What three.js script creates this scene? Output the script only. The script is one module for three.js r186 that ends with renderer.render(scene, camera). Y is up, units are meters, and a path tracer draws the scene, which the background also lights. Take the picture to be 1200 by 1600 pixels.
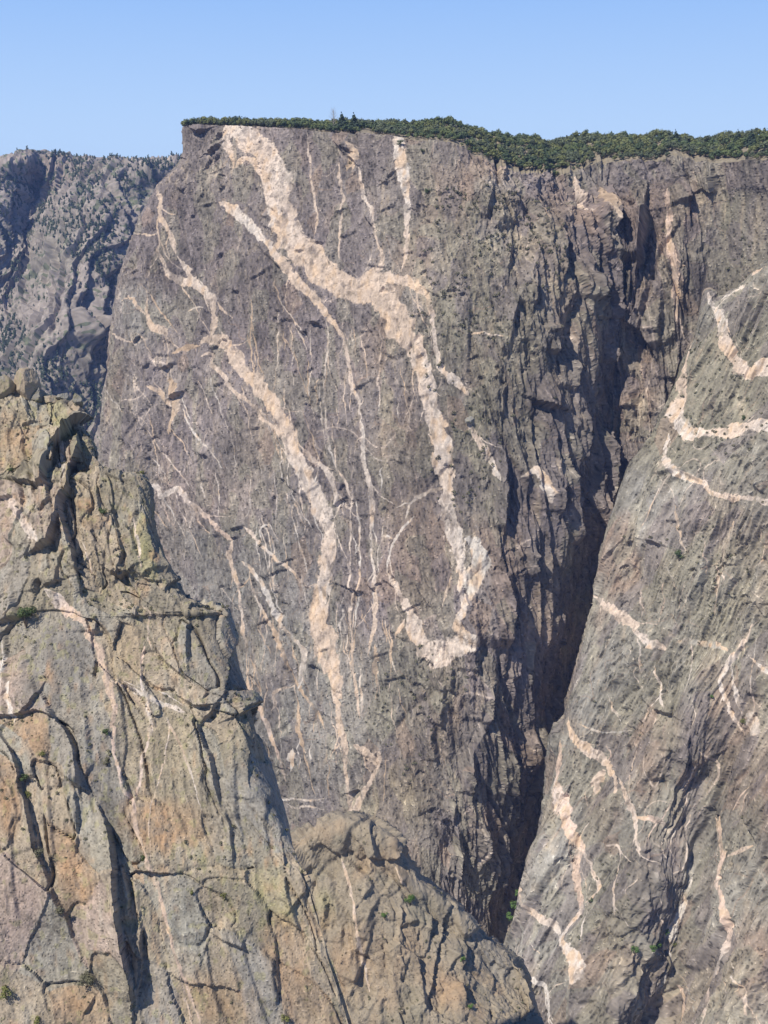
import * as THREE from 'three';

// ------------------------------------------------------------------ camera, sky, sun, exposure
const scene = new THREE.Scene();
const camera = new THREE.PerspectiveCamera(48, 0.75, 1, 40000);
camera.position.set(0, 640, 0);
camera.rotation.set(THREE.MathUtils.degToRad(-14.7), 0, 0);
camera.updateMatrixWorld();

const renderer = new THREE.WebGLRenderer({ antialias: true });
renderer.setSize(768, 1024);
renderer.toneMapping = THREE.LinearToneMapping;
renderer.toneMappingExposure = 1.2;
renderer.shadowMap.enabled = true;
renderer.shadowMap.type = THREE.PCFSoftShadowMap;

function makeSky() {
  const w = 64, h = 512, a = new Float32Array(w * h * 4);
  const stops = [[-90, .20, .18, .15], [-3, .22, .22, .22], [0, .49, .65, .87], [4, .41, .58, .84], [10, .26, .445, .8], [20, .12, .265, .6], [45, .042, .11, .32], [90, .024, .068, .22]];
  for (let j = 0; j < h; j++) {
    const e = (j + .5) / h * 180 - 90;
    let k = 0; while (k < stops.length - 2 && e > stops[k + 1][0]) k++;
    const p = stops[k], q = stops[k + 1], f = Math.min(1, Math.max(0, (e - p[0]) / (q[0] - p[0])));
    for (let i = 0; i < w; i++) for (let c = 0; c < 4; c++) a[(j * w + i) * 4 + c] = c < 3 ? p[c + 1] + (q[c + 1] - p[c + 1]) * f : 1;
  }
  const t = new THREE.DataTexture(a, w, h, THREE.RGBAFormat, THREE.FloatType);
  t.mapping = THREE.EquirectangularReflectionMapping; t.magFilter = t.minFilter = THREE.LinearFilter; t.wrapS = THREE.RepeatWrapping; t.needsUpdate = true;
  return t;
}
const skyTexture = makeSky();
scene.background = skyTexture;
scene.environment = skyTexture;

const sun = new THREE.DirectionalLight(new THREE.Color(1, .93, .82), 5);
sun.position.set(-.47, .775, .42).multiplyScalar(3000).add(new THREE.Vector3(0, 350, -900));
sun.target.position.set(0, 350, -900);
sun.castShadow = true;
sun.shadow.mapSize.set(4096, 4096);
Object.assign(sun.shadow.camera, { left: -1500, right: 1500, top: 1500, bottom: -1500, near: 100, far: 7000 });
scene.add(sun, sun.target);
scene.fog = new THREE.FogExp2(new THREE.Color(.3, .47, 1), .00006);

// ------------------------------------------------------------------ survey of the place: metres for the nets; per mille of each face for veins, joints, tints and blocks
const SURVEY = {
A: { net: [[-1149,721,-3100,-1028,731,-3100,-924,737,-3100,-863,747,-3100,-824,759,-3100,-789,747,-3100,-730,740,-3100,-656,735,-3100,-573,739,-3100,-492,737,-3100,-402,742,-3100,-253,737,-3100],
[-1047,728,-2550,-952,737,-2589,-849,741,-2571,-779,747,-2522,-741,757,-2515,-722,749,-2559,-676,745,-2590,-601,740,-2563,-516,741,-2517,-443,739,-2520,-369,745,-2567,-235,742,-2589],
[-1027,677,-2488,-900,666,-2431,-807,679,-2427,-771,686,-2481,-753,672,-2534,-719,669,-2528,-648,684,-2470,-571,682,-2423,-504,668,-2438,-443,673,-2500,-367,688,-2539,-229,679,-2514],
[-980,601,-2353,-866,592,-2320,-788,604,-2352,-756,610,-2415,-731,595,-2439,-688,593,-2399,-619,608,-2338,-552,608,-2323,-494,593,-2370,-433,596,-2428,-355,610,-2434,-219,602,-2380],
[-931,521,-2215,-838,512,-2224,-772,520,-2283,-736,525,-2328,-699,511,-2310,-651,512,-2248,-591,528,-2210,-537,526,-2238,-484,508,-2301,-420,511,-2330,-338,527,-2294,-207,522,-2232],
[-899,435,-2114,-826,421,-2165,-760,427,-2221,-710,434,-2221,-663,426,-2165,-619,428,-2115,-574,441,-2124,-530,434,-2184,-474,416,-2228,-403,422,-2209,-320,441,-2147,-198,437,-2110],
[-884,350,-2058,-817,331,-2119,-740,341,-2138,-677,353,-2093,-629,348,-2034,-600,347,-2025,-567,353,-2076,-523,345,-2132,-458,331,-2131,-382,344,-2074,-305,363,-2024,-193,354,-2035],
[-876,264,-2014,-800,248,-2050,-707,266,-2020,-640,283,-1957,-604,276,-1930,-590,266,-1969,-561,268,-2030,-508,264,-2048,-436,259,-2002,-362,274,-1943,-295,288,-1935,-191,271,-1987],
[-857,154,-1940,-757,153,-1910,-657,180,-1847,-605,192,-1820,-591,170,-1859,-584,152,-1920,-544,161,-1938,-477,172,-1892,-405,173,-1833,-346,179,-1825,-290,178,-1877,-188,157,-1932]],
 veins: [],
 joints: [[45,26,8,634.6,546.4,644.9,591.3,650,663.4],
[55,26,8,615.4,619,611.9,658.1,606.5,705.2],
[40,26,8,576,612.2,579.6,682.2],
[35,26,8,631.1,730,634.6,771],
[26,26,6,499.5,420.7,514.7,527.4],
[26,26,6,311,466.6,325.8,513.2],
[26,26,6,230,293.3,242.7,361.6]],
 tints: [["v",409,211.9,144.6,64.6,0.80],
["v",514.7,329.4,84.7,80.9,1.00],
["v",574.3,415.9,70.8,64.3,1.00],
["v",627.8,484.1,51.8,59.1,1.00],
["v",656.6,528.6,36.5,47.4,1.00],
["v",601.9,241.7,53,84.8,0.80],
["v",636.4,365.3,42.6,86.8,0.90],
["v",703,240.3,40.8,72.7,0.50],
["v",766.1,174.7,50,37.5,1.00],
["v",814.6,150.8,47,36.6,1.00],
["v",245.3,266.8,79.6,90.7,0.60],
["v",232.8,588.5,68.9,76.5,0.80],
["v",287.4,666.4,94,78.2,0.80],
["v",303.9,757.1,122.4,71.7,0.80],
["v",454.5,755.6,83.6,94.7,0.60],
["v",503.8,250.2,54.8,68.1,0.50],
["v",572,149.1,111.2,33.8,0.80],
["v",695.5,127.4,97.3,47.7,0.90],
["v",304,523.6,69.5,32,0.40],
["v",545.5,839.9,121.5,76.7,0.60],
["v",686.2,390.2,32.8,75.5,0.40],
["o",583.3,776.9,289.4,147.5,0.50],
["b",436.5,185.2,205.2,68.3,0.40]],
 blocks: [] },
B: { net: [[-178,716,-1200,-173,710,-1045,-134,709,-1015,-78,704,-980,-20,699,-950,29,692,-920,72,681,-905,111,672,-905,147,673,-918,183,677,-926,219,678,-916,251,675,-890,293,674,-820],
[-186,688,-1205,-175,683,-1042,-142,682,-1008,-83,678,-972,-23,675,-940,28,670,-911,72,663,-895,110,657,-893,147,657,-908,183,660,-918,220,661,-908,252,659,-890,296,659,-825],
[-195,655,-1210,-198,655,-1035,-150,655,-1000,-88,653,-965,-25,651,-932,27,649,-902,71,645,-885,109,642,-883,147,642,-896,183,644,-908,220,645,-898,254,644,-890,299,645,-830],
[-226,575,-1220,-232,585,-1030,-167,587,-985,-98,589,-945,-32,591,-912,24,593,-880,71,594,-863,108,594,-860,145,593,-872,181,592,-894,217,593,-882,252,593,-878,307,595,-840],
[-252,461,-1220,-245,492,-1010,-175,498,-965,-103,505,-922,-35,510,-888,24,514,-857,70,517,-840,105,517,-838,144,514,-856,174,510,-888,201,511,-876,233,512,-870,315,517,-840],
[-262,339,-1200,-250,393,-985,-178,405,-940,-106,415,-900,-37,423,-865,22,431,-835,68,435,-819,103,435,-818,137,430,-838,169,421,-874,193,424,-862,225,426,-854,319,432,-830],
[-264,223,-1180,-254,301,-960,-181,315,-918,-108,330,-878,-40,341,-845,19,352,-815,66,357,-799,99,357,-799,129,350,-820,159,336,-860,185,340,-848,222,344,-838,323,350,-820],
[-252,96,-1160,-246,202,-935,-173,221,-895,-106,238,-857,-45,253,-825,10,267,-797,52,274,-782,85,273,-783,113,263,-804,138,246,-840,165,252,-828,213,256,-820,324,265,-800],
[-233,-25,-1140,-225,112,-905,-157,133,-870,-96,153,-835,-42,171,-805,5,185,-780,43,192,-768,72,190,-772,99,177,-794,122,158,-826,152,164,-816,205,170,-806,324,185,-780],
[-215,-157,-1120,-202,14,-880,-141,37,-848,-89,60,-815,-40,78,-790,0,94,-768,34,101,-758,58,98,-762,79,89,-774,96,78,-790,136,81,-786,194,85,-780,325,99,-760],
[-215,-309,-1080,-200,-98,-840,-139,-70,-808,-87,-41,-775,-40,-19,-750,0,0,-728,33,9,-718,57,6,-722,78,-5,-734,94,-19,-750,133,-16,-746,191,-10,-740,320,7,-720]],
 veins: [["c",169.3,3.7,8.2,184.1,14.2,15.1,200,31.9,20.7,218.2,56.8,19.3,234.6,101.7,24.8,246.6,161.5,25.1,255.4,203.1,26.6,259.1,227,24.2,266.1,247.2,21.9,277.5,261.3,23.9,299.4,283,23.5,326.8,305.3,22.1,348.7,314.4,22.8,366.9,310.6,21.7,379.7,306.7,15.4],
["c",368.2,306.7,20.6,380.1,324.4,18.4,391,338.8,21.3,398.9,350.4,21.1,409.1,363.4,18,418,375.2,14.9,425.6,388.7,13.3,432,402.8,13.7,436.3,419.7,13.2,440.9,436.3,14.1,449.5,450,15.9,452,466.4,16.3,455.1,480.3,13.4,457.5,497.1,11.4,460.6,514.5,11.3,469.2,533.3,11.7,475.4,551.2,9.3,479.3,566.1,6.5,481.5,585.6,4.2,487.7,600,5.5,479.8,611.3,7.4,488.1,623.6,13.7],
["c",428.5,630.2,7.4,439.8,639,15.7,455.6,642.3,17.4,475.5,637.9,15.6,495.3,629.1,13.7,513.6,622.5,8.2],
["c",389.5,567.9,2.4,397,579.7,5.7,406.4,591.4,6.1,414.7,602.8,8.4,420.6,614.1,11.2,429.2,625.2,11.1,434.6,637.3,11.1],
["c",410.4,611.3,3.7,405.6,619.7,2.8,403.8,628,1.9],
["c",167.8,7.6,5.8,178.1,49.3,7,189.7,83.1,5.2,197.5,129.7,3.4],
["c",199,129.5,3.4,203.3,105.2,5.1,211.9,100.3,5.7,223.4,116.4,9],
["c",186.3,214.9,4.6,203,223.7,6.2,223.8,239.9,7.8,244.6,260.1,7.7,264.2,277.6,7.1,279.6,296.6,6.4,290.6,309.9,6.4,307.9,325.5,5.8,319.6,337.5,4.2,330.1,350.3,3.6,339.2,366.2,3.6,344.4,391.5,3.6,348.1,402.8,4.6,353.8,414.1,3,355.6,428,2],
["c",356.4,430.8,2,359.3,439,3,359.9,455.5,4,364,475.9,4,367.9,488.7,3.9,371.1,502.9,2.9,370.9,518.5,2.9,370.6,533.3,2.9,372.4,553,1.9,377.2,573.8,2.9,377.8,597.1,4.8,379.2,614.1,2.8,375.8,628,2.4,374.7,641.7,1.9],
["c",83.4,186.9,3.6,109.2,210.7,5.2,121.8,234.2,5.2,135.2,248.1,5.2,144.9,262.6,4.6,153,276.5,3.4],
["c",118.6,236.6,1.7,125.6,251.8,1.7,132.5,266.1,1.7,132.9,274.4,3.5,142.3,286.6,4,151.1,300,5.1,164.1,306.6,6.2,178.7,306.6,7.9,187.1,316.1,7.8,199.6,322.3,10,202.7,332.5,6.6,205.2,346,6.1,202.8,356.9,7.7],
["c",155.1,279.9,3.4,164.8,290,4.5,173.9,298.7,6.8,180.8,306.6,6.7],
["c",191.9,364.3,5.5,205.1,360.4,11,218.8,367.2,12,230.5,375.7,12.9,239.7,388.6,13.4,250,400,13.8,263.4,412.4,13.7,273.5,426.3,12.5,281.5,440.1,13.5,288.3,455.5,14.4,298.2,470.9,13.8,303.6,480.3,14.2,313.1,500,13.6,321.3,514.4,15,327.6,529.1,14.9,326.2,547,14.8,324,561.9,13.3,320.1,580.9,14.7,318.3,600,14.7,318.5,616.9,13.2,325.9,629.1,21.3,328.3,641.7,22.2,336.8,652.7,14.4,342.5,669.2,7.6,345.2,687,5.7,349.7,705.7,6.6,353.7,718.6,6.6,353.7,735.2,3.3,356.4,756.1,2.8,358.4,778,2.8,358.9,800,3.7],
["c",192.7,375.6,2.2,204,372.8,2.7,206.6,383,3.3,218.4,392.6,3.2,227.6,405.7,3.2,244.3,416.9,3.7,257.7,430.7,3.1,272,439,4.7,280.6,451.1,4.6,287.3,463.7,4.6],
["t",189.9,366,5.5,174.9,368.8,5,161.1,372.2,2.8],
["c",130.8,316.1,1.1,133.7,328.3,1.7,135,340.2,4,141.8,348.9,6.2,153.1,353.5,5.6,155.1,361.5,1.7,158.4,370.5,1.7],
["c",150.4,357.5,1.7,154.5,370,1.7],
["c",99.7,325.4,2.3,115.1,322.3,2.3,124.8,332.5,2.3,132.4,338.4,2.3],
["c",90.7,354.7,2.3,110.5,360.4,2.9,123.5,363.2,2.3],
["c",84.4,256,1.8,113.9,256.2,1.7,127,255.5,1.7],
["t",159.5,394.3,5.6,167,405.7,7.8,169.2,419.7,6.6,164.9,433.6,3.3,163.2,444.6,2.2],
["c",138.6,401.1,2.2,149.6,406.8,3.3,158.7,414.2,3.9,165.7,419.7,5.5],
["w",176.3,422.5,1.6,183.7,434.7,2.2,190.7,444.5,2.2,198.3,451.7,2.2,203,454.4,1.6,211.1,463.7,1.1,218.6,473.1,1.1],
["w",206,394.3,1.6,207.9,405.7,1.1,215.1,419.7,1.1,222.2,436.3,1.1,229.2,452.7,1.1,232.9,472,1.1],
["w",80.8,398.2,1.8,98.8,409.7,1.7,109,418.1,1.1,116.2,425.3,1.1],
["w",192.3,331.3,1.7,181.9,331.9,1.7,175.1,334.9,1.7],
["w",189,333.1,1.1,187.1,348.9,1.1],
["c",207.5,326.6,2.2,214.4,335.5,1.6,224.2,340.8,1.1],
["w",319.7,338.7,1,321.2,366.2,1.6,318.5,388.7,1.5,318.8,416.9,1.5,321.5,439,1.5,325.3,455.5,1.5,330.4,470.9,2],
["w",302.4,350.2,1,303.4,377.4,1,304.7,414.1,1,311.6,431.9,1],
["w",313.1,400,1,316,428,1,323.6,462.1,1.5],
["c",294.5,451.1,2.6,309.5,464.8,4.6,319.3,472,4,326.1,480.3,4,331.7,491.5,4,333.5,505.7,3,330.6,517.4,3],
["c",333.8,474.7,3.5,347.8,494.3,2.5,348.4,514.4,2,349.3,547,2,348.8,573.8,1.9,352.8,588.5,1.9,350.7,609.6,1.4,355.7,628,1.9,360.2,655.4,2.4,366.7,683.1,1.9,371.5,697.1,1.4],
["w",353.4,500,1.5,357.3,518.5,1.5,358.8,551.2,1.9,360.1,570.9,1.5,358.8,600,1.4,357,619.7,1.4],
["w",365,648.3,1.9,369.6,675.8,1.9,372.8,694.3,1.4],
["t",381.2,631.9,3.8,383.3,647.2,4.2,385,659.8,2.8,385.2,666.4,1.4,385.5,680.3,1.4],
["c",363.5,720.3,2.3,369.7,722.1,4.2,375.9,725.7,5.1,384,732.8,6.4,392.8,735.2,6,394.8,726.2,3.7],
["c",393.8,738.1,2.3,390,744.1,2.3,378.2,762,3.7,367.5,775.7,5.5,361.5,791.4,7.3,359.8,800,6.4],
["p",141.5,485.9,3.3,150.4,489.8,4.4,156.7,497.2,4.3,167.8,491.5,4.3,176.9,493.2,5.4,186.1,503.4,4.3,197.9,511.5,4.2,213.1,524.4,4.2,225.3,533.3,4.7,231.4,538.1,4.7],
["c",231.4,539.3,4.7,229.5,553,5.2,234.6,570.9,4.1,238.8,583.8,2.6,240.9,602.8,3.6,243.4,616.9,3.5,245.7,633.5,2,246.6,649.9,1.5,248.2,662,1.5],
["c",241.3,526.2,2.1,252.6,532.2,3.1,261.4,544.1,3.1,272.5,553,3,282.2,560.2,2,291.8,566.1,2.5,300.3,576.8,2.5,309.9,582.1,2],
["w",259.9,538.1,1.5,259.5,527.4,2,265.7,523.3,1.5,271.6,529.2,1.5,277.6,536.9,1],
["w",240.7,557.8,4.6,252.6,566.7,3.1,262.6,580.9,4,273.8,602.8,4.5,285.6,619.7,4.9,300.3,631.9,3.9,307.2,639,4.9,304.7,655.4,3.9,301.2,674.7,3.4],
["t",248.1,564.9,1.5,253.1,585.6,1.5,256.4,593.1,1.5,262.9,602.8,2,272.7,618,3.5,281.4,635.7,3.9,286.2,644.5,3.9,296.7,660.9,3.4,311.1,677.5,2.9,322.2,692.6,2.4,331.2,705.7,1.4],
["p",247.8,655.4,2,248.6,669.2,2.5,256.3,681.4,6.4,262.8,691.5,4.9,269,705.7,3.4,274.9,721.5,2.9,279.7,738.1,2.9,282.4,753.1,1.4],
["c",295.5,667.5,1.9,283.1,669.2,2,274.8,674.7,2.5,277.4,683.1,2.4,272.2,688.7,2.4],
["t",299.8,676.4,4.8,301.3,694.3,5.8,302.2,711.6,4.8,308.8,726.2,2.9],
["w",268.7,766.8,1.9,277.6,770.9,2.4,289,769.1,1.4,311.3,771.5,1.4,339.1,767.4,0.9],
["w",280.3,774.5,1,291,779.2,1.9,304.2,776.8,1.4,326.1,780.4,0.9],
["w",294.9,722.1,4.8,291.9,730.4,6.7,288.2,744.1,3.8],
["c",383.8,-12,10.7,388,43.8,10.1,393.6,88.9,9,396.3,138.8,8.9,399.6,180.3,7.3,402.6,217.5,4.7,403.9,240.4,4.1,404.1,256.6,4.1,404.3,275.4,3.1,400.7,295.9,3.1],
["c",272.6,4.7,1.1,280.3,82.8,2.2,287.4,168.5,2.2,293.5,207.2,1.6,300,234.7,2.2,299.9,254.4,1.6],
["c",339.1,110.2,3.2,344.1,178.1,4.3,349.5,204.8,3.2,355.9,216.9,1.6,360.4,224.3,2.6,365.6,245.6,2.1,370.4,264.7,1.6,376.5,275.6,4.1,375.9,289,4.1,370.6,296.6,3.1],
["t",319.2,31.2,3.8,329.5,61.8,7.6,329.4,96.5,6.5,326.8,133.8,3.8],
["c",316.2,98.4,2.2,319.8,180.3,2.2,324.4,206,2.7,325.6,242.4,2.1,326.8,268.8,1.6,328.4,282.9,2.6],
["c",376.5,298.6,5.1,390.5,302,7.7,413,310,8.6,428.4,317.7,6,432.2,328.8,4,436.8,347.6,3,439.7,366.3,3.5,445.2,383.1,3.9,460,394.3,5.9,474.7,402.8,5.3,481.9,409.6,4.4],
["c",484.6,433.5,4.3,497.2,447.2,4.8,512.6,460.9,4.8,529.3,474.7,5.2,537.6,483.1,2.8],
["c",486,355.2,2,509.3,355.3,2,535.6,359.3,1.5],
["t",451.5,491.5,3.8,437.1,493.2,2.9,424.1,497.2,2.4,413.1,505.7,1.9,407.6,517.4,1.9],
["c",417.1,515.6,1.4,399.2,533.3,1.9,391.1,553,1.4,389.5,567.9,1.9],
["w",383.7,532.7,2.9,393.6,535.7,3.4],
["t",466.5,567.9,1.9,463.1,582.7,1.9,455.7,600,1.9],
["c",671.6,28.1,3.2,672.8,94.7,4.7,674,176.3,4.1,683,214.4,3.1],
["t",707.6,144,7.3,704.9,203,7.8,707.4,232.8,6.7,714.1,256.9,3.1],
["p",818.2,164.5,4.7,820.6,225.9,4.6,825.7,270.4,5.1,839.8,306.8,5.1,853.1,331.9,4.6,865.4,349.4,2.5],
["t",597.5,107.3,2.1,603.8,190.9,2,610.2,224.9,2],
["g",484.1,535.1,3.7,497.9,541.1,12.1,504,559,16.7,495.4,576.8,11.1,494,591.4,4.6],
["c",576,480.3,3.8,598.9,474.7,5.2,608.6,488.7,5.7,617.8,502.9,2.8],
["w",345.9,627.6,0.6,347.3,636.2,0.6,354.3,644.7,0.9,358.1,653.3,0.6,360.6,661.8,0.6,364.8,670.4,0.7,366.9,679.1,0.3],
["c",273.8,675.9,0.5,276.6,682.7,0.5,280,689.6,0.5,280.7,696.5,1.2,279.9,703.5,0.5,281.8,710.6,0.3],
["c",272.5,716.2,0.3,274.3,723,1,275.4,729.7,0.8,279.1,736.5,0.8,279.9,743.4,0.6],
["c",296.1,657.1,0.6,295,664.6,0.9,295.1,672.1,1,298.2,679.7,0.5,298.2,687.4,0.6,297.4,695.1,0.3],
["c",354.8,580.6,0.6,355.2,589.5,0.6,356.5,598.3,0.6,354.9,606.9,0.9,355.9,615.4,0.8,354.3,623.9,0.7,356.8,632.3,0.4,355.3,640.6,0.4],
["w",301,698.3,0.3,300,706.7,0.5,301.9,715.3,1.2,299.5,723.9,0.5,302.1,732.7,0.7,299.2,741.5,0.4],
["t",374.4,510.9,0.3,372.3,518.4,0.9,370.4,525.9,1,372.5,533.4,0.9,371.3,541,0.4,369.5,548.6,0.3],
["w",290.6,509.9,0.5,291.8,519.1,0.8,294.4,528.4,0.6,296.8,537.7,0.6,299.4,547,1.3,303.9,556.4,0.8,305.1,565.8,0.5,306.5,575.1,0.4],
["t",254.7,648.1,0.4,257.3,654.5,0.8,259.1,660.9,0.7,260.5,667.3,1,261.2,673.8,0.6,259.2,680.3,0.6],
["c",326.4,431,0.6,327.2,438.7,0.6,327.7,446.4,1,329.2,454,0.9,330.2,461.7,1.1,330.6,469.4,0.9,332.4,477.1,0.5],
["c",272.1,473.8,0.6,273.4,483,0.7,275.3,492.2,0.8,275.6,501.5,0.8,274.7,510.9,1.1,274.1,520.5,0.9,274.2,530.2,0.5],
["c",280.5,605.8,0.4,278.4,613.3,0.4,278.5,620.8,0.6,277.3,628.2,0.6,277.4,635.6,0.7,277.1,643,0.7,275,650.3,0.6],
["t",303.8,709.5,0.5,307.4,719.1,0.6,307.3,728.8,0.6,310.4,738.6,1.3,311.8,748.4,0.7,313.5,758.2,0.6,317.6,767.9,0.5],
["w",269.6,569.2,0.5,270,576.6,0.9,271.4,583.9,0.5,275.5,591.2,1.1,276.5,598.4,0.9,281.3,605.5,0.6,282.2,612.6,0.4],
["t",319.9,614.6,0.5,324.2,621.3,0.5,324.9,628.1,0.5,329.7,634.7,0.7,332.2,641.4,0.5,331.7,648.1,0.5],
["t",275.8,347.9,0.5,275.6,353.7,0.8,275.5,359.6,1,278.7,365.4,0.9,277.4,371.1,0.5],
["c",330,674.4,0.3,334.1,682.4,0.7,338.4,690.4,0.9,339.2,698.6,0.7,344.5,706.8,1.1,345.3,715.2,0.4,349.7,723.6,0.7,350.7,732.1,0.5],
["t",249.3,641.7,0.5,249.4,648.7,0.9,249.9,655.7,0.8,252.3,662.8,0.6,251.2,669.9,0.9,251.1,677,0.6],
["c",334.9,590.7,0.6,337.8,598.5,0.9,337.1,606.2,0.8,337.8,613.9,0.5,339.1,621.4,0.5,337.6,628.9,0.3],
["c",294.6,500.3,0.3,293.9,505.4,0.8,296.6,510.5,0.7,297.2,515.7,1.1,297.1,520.9,0.5],
["w",336,494.2,0.3,338.3,500.3,0.5,338.4,506.4,1,341.9,512.6,1,341.1,518.9,0.5],
["w",351.8,524.8,0.3,351.1,531.7,0.7,353.8,538.6,0.7,356.1,545.6,0.9,355.1,552.5,0.4,356.5,559.5,0.6],
["t",319.9,385.1,0.4,320.3,392,0.9,318.8,398.9,1.1,319.3,405.8,0.5,321.5,412.7,0.4],
["w",316.6,458.9,0.3,314,467.5,0.9,314.9,476.1,0.6,312.2,484.8,1.4,313.2,493.6,1,310.7,502.5,0.7,310.6,511.5,0.4],
["t",395.7,613.4,0.4,395.6,622.1,0.7,399.7,630.7,0.7,398,639.3,1.3,400.4,647.9,0.5,401.6,656.4,0.4,403.9,665,0.3],
["c",383.6,521.3,0.6,383.1,530.2,0.6,381.5,539.3,0.5,379.3,548.3,0.7,379.1,557.3,0.7,379.9,566.3,0.4,376.8,575.3,0.4],
["t",363.1,600.2,0.6,364.8,604.9,0.4,365.5,609.5,0.9,370.2,614,0.5,371.9,618.6,0.4],
["t",351.5,622.7,0.4,352,628.7,0.6,355.4,634.6,0.8,353.5,640.5,0.7,353.7,646.4,0.6],
["t",267.1,427.1,0.5,270.8,434.8,0.4,270.6,442.5,1.1,274.4,450.1,0.6,277.5,457.8,1.2,280,465.4,0.6,281.3,473.1,0.3],
["c",258.4,517.3,0.6,258.7,525.6,0.9,261.7,534,0.9,264.7,542.4,1.4,264.2,550.8,1,267.3,559.2,0.5,267.6,567.6,0.7],
["t",256.1,723.1,0.5,253.5,729.4,0.6,251.7,735.8,1.2,250.4,742.2,0.5,246.6,748.6,0.6],
["t",402.1,729.1,0.6,401,737.9,0.6,400.2,746.8,0.8,401.3,755.7,0.9,402.3,764.6,0.9,401.4,773.4,0.4],
["t",347.4,351.2,0.3,347.7,357.8,0.6,348.9,364.3,1,349.5,370.7,0.8,349.1,377.2,0.5],
["c",267.5,606.4,0.5,266.7,615.1,0.8,267.1,623.6,0.7,265.2,632.2,0.7,264.7,640.6,0.7,261.9,649.1,0.7,262.9,657.5,0.3],
["c",248.8,383.6,0.6,248.6,390.2,0.7,251.2,396.9,0.8,252.2,403.5,1,257,410.2,0.9,256.7,416.7,0.5],
["c",337,389.1,0.4,337.9,397.7,0.5,339.3,406.4,0.6,338.4,414.9,1.1,339.7,423.4,0.8,341.7,431.8,0.4,341.4,440.1,0.6],
["w",269.7,331.9,0.5,269.3,340.6,0.5,270.7,349.1,0.7,269.9,357.5,1.2,271,365.8,0.8,271.2,374.1,1,270.9,382.3,0.9,269.2,390.6,0.5],
["c",267.9,662.1,0.3,268.7,669.7,0.9,265.6,677.4,1.1,264.7,685.1,1,265.2,692.9,0.7,263.4,700.8,0.4],
["t",260.8,573.1,0.6,264.7,580.9,0.7,266.4,588.7,0.8,269,596.3,0.9,271.3,603.9,0.9,273.7,611.4,0.7,272.9,618.8,0.3],
["w",300.6,568.2,0.3,301.2,576.5,0.6,303.8,584.8,1,305.4,592.9,0.8,307.3,601,0.6,307.8,608.9,0.4,309.2,616.8,0.5],
["w",388.9,606.5,0.3,391.7,615.5,0.8,394,624.5,1.1,398.5,633.4,0.8,400.1,642.3,0.7,404.5,651.2,0.7,411.1,660.1,0.6],
["t",299.4,375.3,0.5,301.2,383.3,0.5,300.7,391.3,0.7,303,399.3,1.4,302.8,407.4,0.9,306,415.3,0.5,305.1,423.2,0.5],
["w",306.7,498.7,0.4,310.4,507,1,311.7,515.4,0.5,314.1,523.9,0.9,318.4,532.5,0.5,319.7,541.1,0.5],
["c",354.1,356.6,0.4,356,364.3,0.8,358.5,372.1,0.7,360,379.8,1.2,361.6,387.5,0.5,362.9,395.3,0.3],
["c",294.1,476.1,0.4,296.6,484.5,0.5,298.4,493,0.9,298.8,501.6,1.3,301.2,510.3,0.7,302.5,519.2,0.5,302.4,528.1,0.3],
["w",286.8,705.2,0.7,282,713,0.4,281,720.9,0.7,280.4,728.8,0.8,279,736.8,0.8,273.2,744.9,0.6],
["c",358.6,409.5,0.6,357.8,416,0.4,355.3,422.4,0.8,357.9,428.7,0.5,355.9,435.1,0.5,357.5,441.4,0.4],
["t",265.4,715.8,0.6,267.6,724.5,0.5,265.7,733.3,0.6,263.7,742.2,1.1,263.2,751.1,0.8,262.1,759.9,0.5],
["c",376.7,363.3,0.3,375.4,372,0.9,375.3,380.6,1,374.6,389.3,0.5,373.3,398,1.1,374.3,406.7,1,375.6,415.4,0.7,374.4,423.9,0.5],
["t",251.2,638.3,0.7,251.7,645.2,1,254.9,652.1,1.2,254.8,659,1.1,257.6,665.9,1,261.5,672.9,0.4],
["t",269.6,387.2,0.6,269.4,393.9,0.5,268.6,400.6,0.5,267.1,407.3,0.6,267.2,414,0.9,266.1,420.5,0.4],
["t",261,425.6,0.4,265.1,433.7,0.5,269,441.8,0.7,271.8,450,0.7,273.8,458.1,1.3,277.2,466.2,0.5,278.1,474.4,0.7,281.8,482.6,0.4],
["c",326.7,505.9,0.3,329.7,515.6,0.6,333.8,525.3,0.9,336.6,535.2,0.6,340.6,545.1,0.6,345.7,555,0.5,347.8,564.9,0.6],
["c",248.3,483,0.5,248.8,489.4,1,247.3,496,0.9,247.7,502.5,1.3,247.9,509.2,1,245.2,515.9,0.4],
["c",337.4,354.1,0.5,341.1,360.7,0.7,340.9,367.4,1,341,374,0.4,343.9,380.6,0.5],
["t",249.4,367,0.4,247.1,373.4,0.9,248.5,379.9,0.7,248.6,386.4,1,247.1,392.9,0.8,246.5,399.4,0.4],
["c",400.9,663.9,0.4,400.2,671,0.6,404.6,678.2,0.8,406.7,685.4,1,406.4,692.7,0.7,410,700,0.6,412.2,707.5,0.5],
["t",358.6,618.8,0.4,357.7,626,0.6,358.6,633.1,1.1,358,640.2,0.7,356.9,647.2,0.6,356.9,654.3,0.5,358.3,661.4,0.4],
["t",312.9,393.6,0.4,310.3,400.4,0.7,310.4,407.1,0.9,312.3,413.7,0.9,311,420.3,0.3],
["t",269.3,530.1,0.5,271.7,539,0.6,273.4,547.9,0.6,271.7,556.9,0.7,273.3,565.8,0.7,273,574.7,0.8,273.1,583.5,0.6,275.5,592.2,0.5],
["w",344.3,587.6,0.4,341.8,596.4,0.7,344,605,0.8,341.2,613.6,1.2,342.3,622.1,1,343.5,630.5,0.6,342.5,638.9,0.5,341.5,647.2,0.3],
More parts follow.
